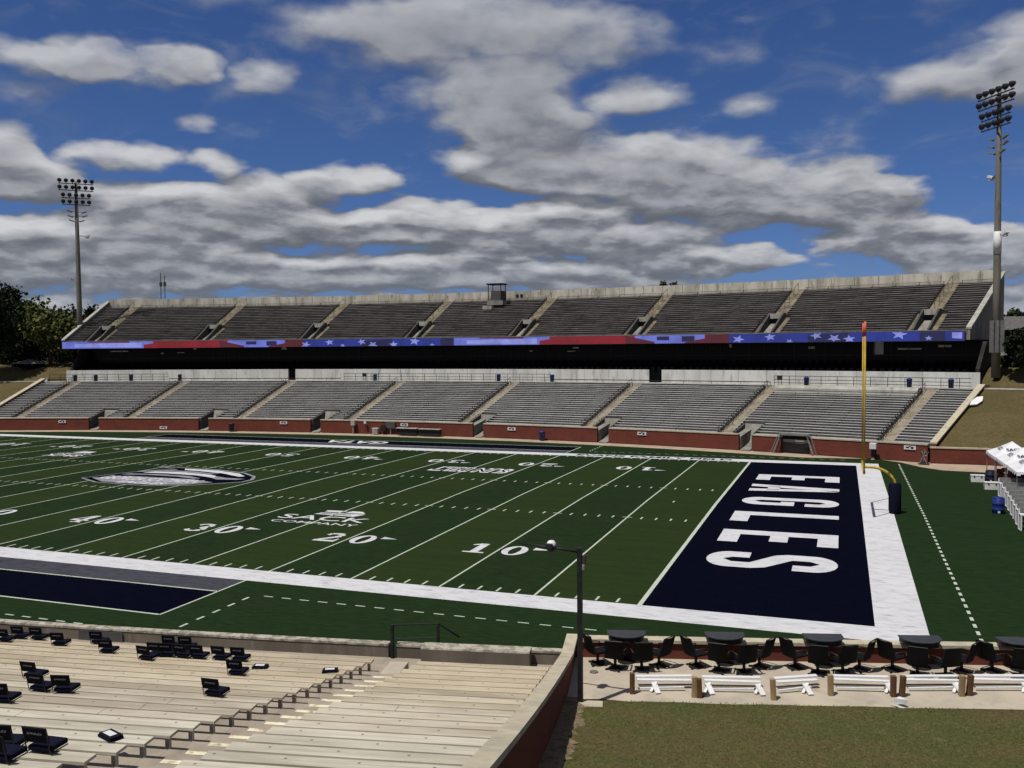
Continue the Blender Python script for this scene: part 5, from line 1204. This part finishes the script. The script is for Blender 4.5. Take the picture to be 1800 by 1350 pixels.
# stadium seats left on the near benches
def make_seat():
    root = empty('stadium_seat', (0, 0, 0), 0, 'x', 'stadium seat', 'navy stadium seats set on the near benches')
    MB().box((0, .20, .085), (.43, .40, .09)).build('cushion', M['navy_cushion'], root, bevel=.03)
    MB().box((0, -.045, .33), (.43, .035, .27), rx=R(14)).build('backrest', M['seat_back'], root, bevel=.012)
    q = MB()
    for s in (-1, 1):
        q.tube([(s*.215, .38, .03), (s*.215, -.0, .03), (s*.215, -.09, .47)], .011, 6)
    q.each('frame', M['black_metal'], root)
    b = textmesh('print', 'EAGLES', 0, 0, .27, .055, m=M['print_grey'], parent=root, bold=.02)
    b.matrix_local = Matrix.Translation((0, -.075, .375)) @ Matrix.Rotation(R(90-14), 4, 'X')
    return root
seat0 = make_seat(); first = True
SEATS = [
(1, 7.81, 0.03, 'navy seat cut off by the left edge of the photo, in the front row'),
(0, 7.78, 0.06, 'navy seat in the front row, second from the left edge'),
(0, 7.94, 0.07, 'navy seat in the front row beside the seat near the left corner'),
(1, 8.27, 0.11, 'navy seat alone in the second row below the two front seats'),
(0, 8.45, 0.06, 'navy seat alone in the front row, left of the cluster'),
(2, 8.79, 0.10, 'navy seat just below and right of the lone front seat'),
(3, 9.20, -0.11, 'navy seat left of the dense cluster, a row lower'),
(2, 9.16, -0.01, 'navy seat leftmost of the dense cluster'),
(2, 9.24, 0.11, 'navy seat front one of the dense cluster'),
(0, 9.04, 0.04, 'navy seat back left of the dense cluster against the front wall'),
(0, 9.17, 0.10, 'navy seat back right of the dense cluster against the front wall'),
(2, 9.35, -0.09, 'navy seat in the middle of the dense cluster'),
(2, 9.47, -0.01, 'navy seat right end of the dense cluster'),
(2, 9.63, -0.06, 'navy seat left of the pair right of the cluster'),
(2, 9.77, 0.01, 'navy seat right of the pair right of the cluster'),
(5, 10.03, 0.02, 'navy seat alone below the pair, beside the folded seat'),
(9, 10.27, -0.12, 'navy seat alone lower down, nearest to the aisle'),
(8, 9.09, -0.07, 'navy seat topmost of the three seats at mid left'),
(10, 9.42, -0.05, 'navy seat lower left of the three seats at mid left'),
(10, 9.56, 0.10, 'navy seat right of the three seats at mid left'),
(12, 9.51, 0.06, 'navy seat cut off at the left edge below the three seats'),
(17, 10.39, -0.08, 'navy seat large and near, alone at the bottom left'),
(17, 10.25, 0.07, 'navy seat cut off at the bottom left edge, behind the large near seat'),
(18, 10.37, -0.09, 'navy seat cut off in the bottom left corner')
]
for (k, th, rz, lab) in SEATS:
    o = seat0 if first else copy_tree(seat0); first = False
    o.location = NEAR(th, .35+.8*k+.17, nzb(k)+.002); o.rotation_euler = (0, 0, -R(th)*NEAR.sg*1.0+rz); o['label'] = lab
for (k, th, rz, lab) in [(3, 10.01, 0.1, 'folded navy seat with white label lying flat between the front rows'), (3, 10.48, 0.25, 'folded navy seat with white label lying right beside the aisle'), (15, 10.42, -0.5, 'folded navy seat with white label tilted on a lower row at the left')]:
    root = empty('folded_seat', NEAR(th, .35+.8*k+.15, nzb(k)+.002), R(th)+rz, lab, 'folded seat', 'folded navy seats lying on the near benches')
    root.scale = (.85, .85, .85)
    MB().box((0, 0, .03), (.5, .3, .05)).build('cushion', M['navy_cushion'], root, bevel=.015); MB().box((.02, -.0, .075), (.48, .27, .03), ry=.0).build('backrest', M['seat_back'], root, bevel=.01)
    MB().box((0, -.01, .094), (.30, .15, .004)).build('care_label', M['label_white'], root)

# ------------------------------------------------------------------ near terrace and lawn
TA = R(15.3); tdir = Vector((math.cos(TA), math.sin(TA))); tnor = Vector((math.sin(TA), -math.cos(TA)))   # tnor points to the camera
T0 = Vector((-.34, -9.9))
def TP(s, n, z=0): q = T0+tdir*s+tnor*n; return Vector((q.x, q.y, z))
root = empty('terrace_wall', TP(8, 0), 0, 'low brick wall with cream stone cap in front of the black tables', 'wall')
inv = Matrix.Translation(-Vector(root.location)); a0 = TP(0, .0); L = 30
addp('wall', MB().box(TP(L/2+.5, -.09, .765), (L, .26, 1.53), TA), 'brick'); cp = MB(); sx0 = .02
sx0 = .42
while sx0 < L: cp.box(TP(sx0+.745, -.08, 1.592), (1.485, .40, .115), TA); sx0 += 1.49
addp('cap', cp, 'cap_stone', bevel=.008)
TZ = 1.03; TD = 3.62
q = MB(); q.add([tuple(TP(.2, .0, TZ)), tuple(TP(30, .0, TZ)), tuple(TP(30, TD-.35, TZ)), tuple(TP(12, TD-.15, TZ)), tuple(TP(6, TD+.0, TZ)), tuple(TP(3, TD+.08, TZ)), tuple(TP(1.2, TD-.2, TZ)), tuple(TP(.2, TD-.15, TZ))], [(7, 6, 5, 4, 3, 2, 1, 0)])
tag(q.build('terrace_floor', M['terrace']), kind='structure')
# lawn: rises from the terrace edge towards the camera
g_ = MB(); nx, ny = 60, 44
for j in range(ny+1):
    for i in range(nx+1):
        s = -1.5+i*32/nx; n = 2.85+j*.5
        z = TZ-.05+max(0, n-3.3)*.155+max(0, n-6)*.04+(.05 if n > 3.4 else 0)
        z += noise.noise(Vector((s*.5, n*.5, 0)))*.05*min(1, max(0, n-3)) + noise.noise(Vector((s*2.1, n*2.1, 4)))*.02*min(1, max(0, n-3))
        g_.v.append(tuple(TP(s, n, z)))
for j in range(ny):
    for i in range(nx): g_.f.append((j*(nx+1)+i, j*(nx+1)+i+1, (j+1)*(nx+1)+i+1, (j+1)*(nx+1)+i)); g_.m.append(0)
def lawn_z(x, y):
    d = Vector((x, y))-T0; n = d.dot(tnor); return TZ+max(0, n-3.3)*.155+max(0, n-6)*.04
tag(g_.build('lawn', M['lawn'], smooth=True), kind='structure')
# dirt strip beside the wall
b = MB()
for i in range(231):
    d = 1.9+i*.1; wv_ = .55+noise.noise(Vector((d*.8, 0, 0)))*.35+.14*noise.noise(Vector((d*2.3, 2, 0)))+.14*noise.noise(Vector((d*5.1, 5, 0)))+.12*noise.noise(Vector((d*11, 9, 0)))
    for j in range(5):
        p = NEAR(TH_W1-.012, d); off_ = wv_*j/4; a = R(TH_W1); p = p+Vector((math.cos(a), math.sin(a), 0))*off_
        b.v.append((p.x, p.y, lawn_z(p.x, p.y)+.075+.012*noise.noise(Vector((p.x*4, p.y*4, 0)))-.07*(j == 4)))
for i in range(230):
    for j in range(4): b.f.append((i*5+j, i*5+j+1, (i+1)*5+j+1, (i+1)*5+j)); b.m.append(0)
tag(b.build('dirt_strip', M['dirt']), kind='structure')
# grass blades on the near lawn
b = MB(); rnd = random.Random(3)
for i in range(16000):
    s = rnd.uniform(.5, 19); n = 3.66+rnd.random()**1.3*11; p = TP(s, n); z = lawn_z(p.x, p.y)+.01; h = rnd.uniform(.015, .04); a = rnd.uniform(0, 6.28); w_ = rnd.uniform(.006, .016)
    dx, dy = math.cos(a)*w_, math.sin(a)*w_; lx, ly = rnd.gauss(0, .03), rnd.gauss(0, .03)
    b.add([(p.x-dx, p.y-dy, z), (p.x+dx, p.y+dy, z), (p.x+lx, p.y+ly, z+h)], [(0, 1, 2)])
o = b.build('grass', M['lawn'], fix=False); tag(o, 'short dry green grass of the near lawn', 'grass', kind='stuff')

# half-moon tables
def make_table():
    root = empty('patio_table', (0, 0, 0), 0, 'x', 'table', 'dark half-moon tables along the terrace wall')
    poly = [(-.60, 0)] + [(.60*math.cos(R(a)), -.25-.50*math.sin(R(a)) if 0 < a < 180 else -.25) for a in range(180, -1, -12)] + [(.60, 0)]
    MB().prism(poly, .86, .895).build('table_top', M['table_top'], root, bevel=.006)
    MB().tube([(0, -.35, .03), (0, -.35, .86)], .05, 10).build('pedestal', M['black_metal'], root, smooth=True)
    MB().lathe((0, -.35, 0), [(.28, 0), (.28, .02), (.08, .05)], 16).build('base', M['black_metal'], root)
    MB().prism([(x*.93, y*.93-.01) for x, y in poly], .70, .858).build('apron', M['black_metal'], root)
    return root
def make_chair():
    root = empty('patio_chair', (0, 0, 0), 0, 'x', 'chair', 'black swivel patio chairs around the terrace tables')
    n = 6; vs_ = []; fs = []
    # curved sling back, occupant faces +y
    for th_, off in ((0, 0), (1, -.03)):
        for i in range(n+1):
            for j in range(5):
                u = -1+2*i/n; w_ = j/4
                x = u*(.275-.02*w_); z = .46+.66*w_; y = -.20-.17*w_-.05*(1-u*u)+off
                vs_.append((x, y, z))
    for i in range(n):
        for j in range(4): a = i*5+j; fs.append((a, a+5, a+6, a+1)); a += (n+1)*5; fs.append((a, a+1, a+6, a+5))
    MB().add(vs_, fs).build('backrest', M['mesh_black'], root)
    MB().box((0, .02, .48), (.50, .48, .07)).build('seat', M['mesh_black'], root, bevel=.025)
    for s in (-1, 1): MB().tube([(s*.28, -.24, .74), (s*.29, .05, .72), (s*.29, .22, .68), (s*.27, .2, .5)], .022, 8).build('armrest', M['black_metal'], root, smooth=True)
    fr = MB().tube([(-.25, -.20, .48), (-.235, -.37, 1.12), (.235, -.37, 1.12), (.25, -.20, .48)], .02, 8).tube([(-.25, .24, .46), (.25, .24, .46)], .018, 6)
    fr.build('frame', M['black_metal'], root)
    MB().box((.0, -.335, .93), (.15, .02, .035), rx=.27).build('tag', M['print_grey'], root)
    MB().tube([(0, 0, .06), (0, 0, .45)], .045, 10).build('pedestal', M['black_metal'], root, smooth=True)
    q = MB()
    for k in range(4): a = k*math.pi/2+.5; q.bar((0, 0, .06), (.30*math.cos(a), .30*math.sin(a), .03), .06, .05)
    q.lathe((0, 0, .0), [(.22, 0), (.20, .05)], 12); q.build('base', M['black_metal'], root)
    return root
tab0 = make_table(); ch0 = make_chair(); nt_ = 0
TABS = [2.08, 5.12, 8.11, 11.01, 13.89]
tn = ['leftmost table', 'second table from the left', 'third table from the left', 'fourth table from the left', 'rightmost table']
cpos = [(-.93, .62, 58, 'left end'), (-.33, 1.05, 14, 'left of the two near chairs'), (.44, 1.08, -10, 'right of the two near chairs'), (1.0, .66, -48, 'right end')]
for i, s in enumerate(TABS):
    o = tab0 if i == 0 else copy_tree(tab0); o.location = TP(s, .02, TZ); o.rotation_euler = (0, 0, TA)
    o['label'] = f'dark grey half-moon table against the terrace wall, the {tn[i]}'
    for j, (dx, dn, rz, cl_) in enumerate(cpos):
        if i == 2 and j == 2: dx -= .02; dn -= .12
        c = ch0 if (i == 0 and j == 0) else copy_tree(ch0)
        c.location = TP(s+dx+random.uniform(-.05, .05), .02+dn+random.uniform(-.05, .05), TZ); c.rotation_euler = (0, 0, TA-R(rz)+random.uniform(-.08, .08))
        c.scale = (1.06, 1.06, .88); c['label'] = f'black chair at the {tn[i]}, {cl_}'

# white folded barricades and timber posts
POSTS = [
(2.13, 2.96, 0.60, 0.00, 'leftmost timber post, dark brown on the terrace'),
(3.85, 3.11, 0.60, 0.03, 'second timber post, light tan, left of a pair on the terrace'),
(4.00, 3.14, 0.55, -0.04, 'third timber post, dark, right of the tan one on the terrace'),
(6.03, 3.17, 0.60, -0.05, 'fourth timber post, tan, alone at the end of the jumbled barricade on the terrace'),
(7.69, 2.75, 0.60, -0.02, 'fifth timber post, pale tan, alone on the terrace'),
(9.40, 2.73, 0.60, 0.01, 'sixth timber post, dark brown, left of a pair on the terrace'),
(9.64, 2.71, 0.60, 0.06, 'seventh timber post, grey brown, right of a pair on the terrace'),
(11.31, 2.57, 0.60, 0.04, 'eighth timber post, brown, left of the rightmost pair on the terrace'),
(11.54, 2.51, 0.60, 0.06, 'ninth timber post, grey brown, right of the rightmost pair on the terrace')
]
for (s, n, h, lean, lab) in POSTS:
    o = MB().box((0, 0, h/2), (.14, .14, h)).build('timber_post', M['wood_dark' if 'dark' in lab or 'grey brown' in lab else 'wood'], bevel=.008); o.location = TP(s, n, TZ-.01); o.rotation_euler = (lean*.5, lean, TA)
    tag(o, lab, 'post', 'short timber posts on the terrace')
def barricade(s0, s1, n0, n1, lab, foot, z0=.22):
    root = empty('barricade', TP((s0+s1)/2, (n0+n1)/2, TZ), TA, lab, 'barricade', 'white folded plank barricades on the terrace')
    L = s1-s0; dn = -(n1-n0)
    for j, (off, zz, d2) in enumerate(((.19, z0+.07, .02), (.025, z0+.03, -.02))):
        MB().bar((-L/2+.04*j, off-dn/2, zz), (L/2-.03*j, off+dn/2+d2, zz-.015*j), .15, .035).build('plank', M['white_plastic'], root)
    MB().bar((-L/2+.05, -.20-dn/2, .08), (L/2-.25, -.20+dn/2, .10), .06, .05).build('rail', M['white_plastic'], root)
    for x, dy in foot:
        q = MB().bar((x-.06, -.12, z0), (x+.04, -.46+dy, .03), .15, .04).bar((x+.02, -.14, z0+.02), (x-.16, -.34, .03), .08, .03); q.build('foot', M['white_plastic'], root)
barricade(2.25, 3.87, 2.58, 2.47, 'leftmost white folded barricade between the first two timber posts', [(-0.24, 0)])
barricade(4.17, 5.83, 2.50, 2.49, 'second white folded barricade, jumbled with splayed feet', [(-0.66, 0), (0.75, 0)])
barricade(6.21, 7.48, 2.51, 2.22, 'third white folded barricade, rising to the right', [(0.25, 0)])
barricade(7.90, 9.50, 2.19, 2.22, 'fourth white folded barricade right of the pale tan post', [(0.72, 0)])
barricade(9.91, 11.48, 2.11, 2.02, 'fifth white folded barricade between the two right pairs of posts', [(0.63, 0)])
barricade(11.82, 13.43, 1.95, 1.90, 'rightmost white folded barricade running out of the picture', [(0.64, 0)])
o = MB().prism([(0, 0), (.45, -.12), (.62, -.42), (.35, -.38), (.18, -.12)], 0, .03, M=Matrix.Rotation(R(14), 4, 'Y')).prism([(.1, -.02), (.3, .12), (.42, -.1)], .02, .16).build('plastic_bracket', M['white_plastic'])
o.location = TP(9.1, 3.42, TZ+.06); o.rotation_euler = (0, 0, TA); tag(o, 'loose white plastic bracket lying on the grass edge', 'bracket')
o = MB().lathe((0, 0, 0), [(.17, 0), (.17, .02), (.12, .025)], 16).build('drain_cover', M['dark_metal']); o.location = TP(4.15, 2.95, TZ); tag(o, 'round dark drain cover set in the terrace edge', 'drain cover')
o = MB().lathe((0, 0, 0), [(.13, 0), (.13, .03), (.1, .04)], 14).build('drain_cover', M['concrete_brown']); o.location = TP(1.05, 1.35, TZ); tag(o, 'small round grey lid on the terrace behind the lamp post', 'lid')

# lamp post with side arm and dome camera
LX, LY = 1.38, -13.65; lz0 = lawn_z(LX, LY)
root = empty('lamp_post', (LX, LY, lz0), 0, 'tall thin black square post with side arm, standing on the lawn by the side wall', 'lamp post')
H = 5.45-lz0
MB().box((0, 0, H/2-.1), (.13, .13, H+.2)).build('post', M['black_metal'], root, bevel=.008)
MB().tube([(0, 0, H-.12), (-.8, -.0, H-.05), (-1.75, .02, H-.0)], [.045, .035, .025], 8).build('arm', M['black_metal'], root, smooth=True)
dm = MB().lathe((-.80, 0, H+.02), [(.02, .13), (.07, .12), (.12, .08), (.135, .02), (.135, -.02)], 18).build('dome_camera', M['white_plastic'], root, smooth=True)
MB().lathe((-.80, -.02, H-.02), [(.04, -.16), (.11, -.11), (.15, -.02), (.15, .02)], 16).build('lens', M['black_metal'], dm, smooth=True)
MB().box((-.82, -.165, H+.015), (.20, .10, .15)).build('housing', M['black_metal'], dm, bevel=.02)
MB().tube([(-.55, 0, H-.02), (-.7, 0, H+.12)], .02, 6).build('bracket', M['dark_metal'], root)
MB().box((.13, 0, H-.32), (.09, .1, .26)).build('sensor_box', M['dark_metal'], root, bevel=.02)
MB().box((.12, -.04, H-.52), (.08, .1, .16)).build('socket', M['grey_metal'], root, bevel=.02)
o = MB().box((0, 0, 0), (.95, .42, .12), rz=.25).build('concrete_footing', M['terrace'], bevel=.03); o.location = (LX+.16, LY-.06, lz0+.0); tag(o, 'rough concrete footing under the black lamp post', 'footing')
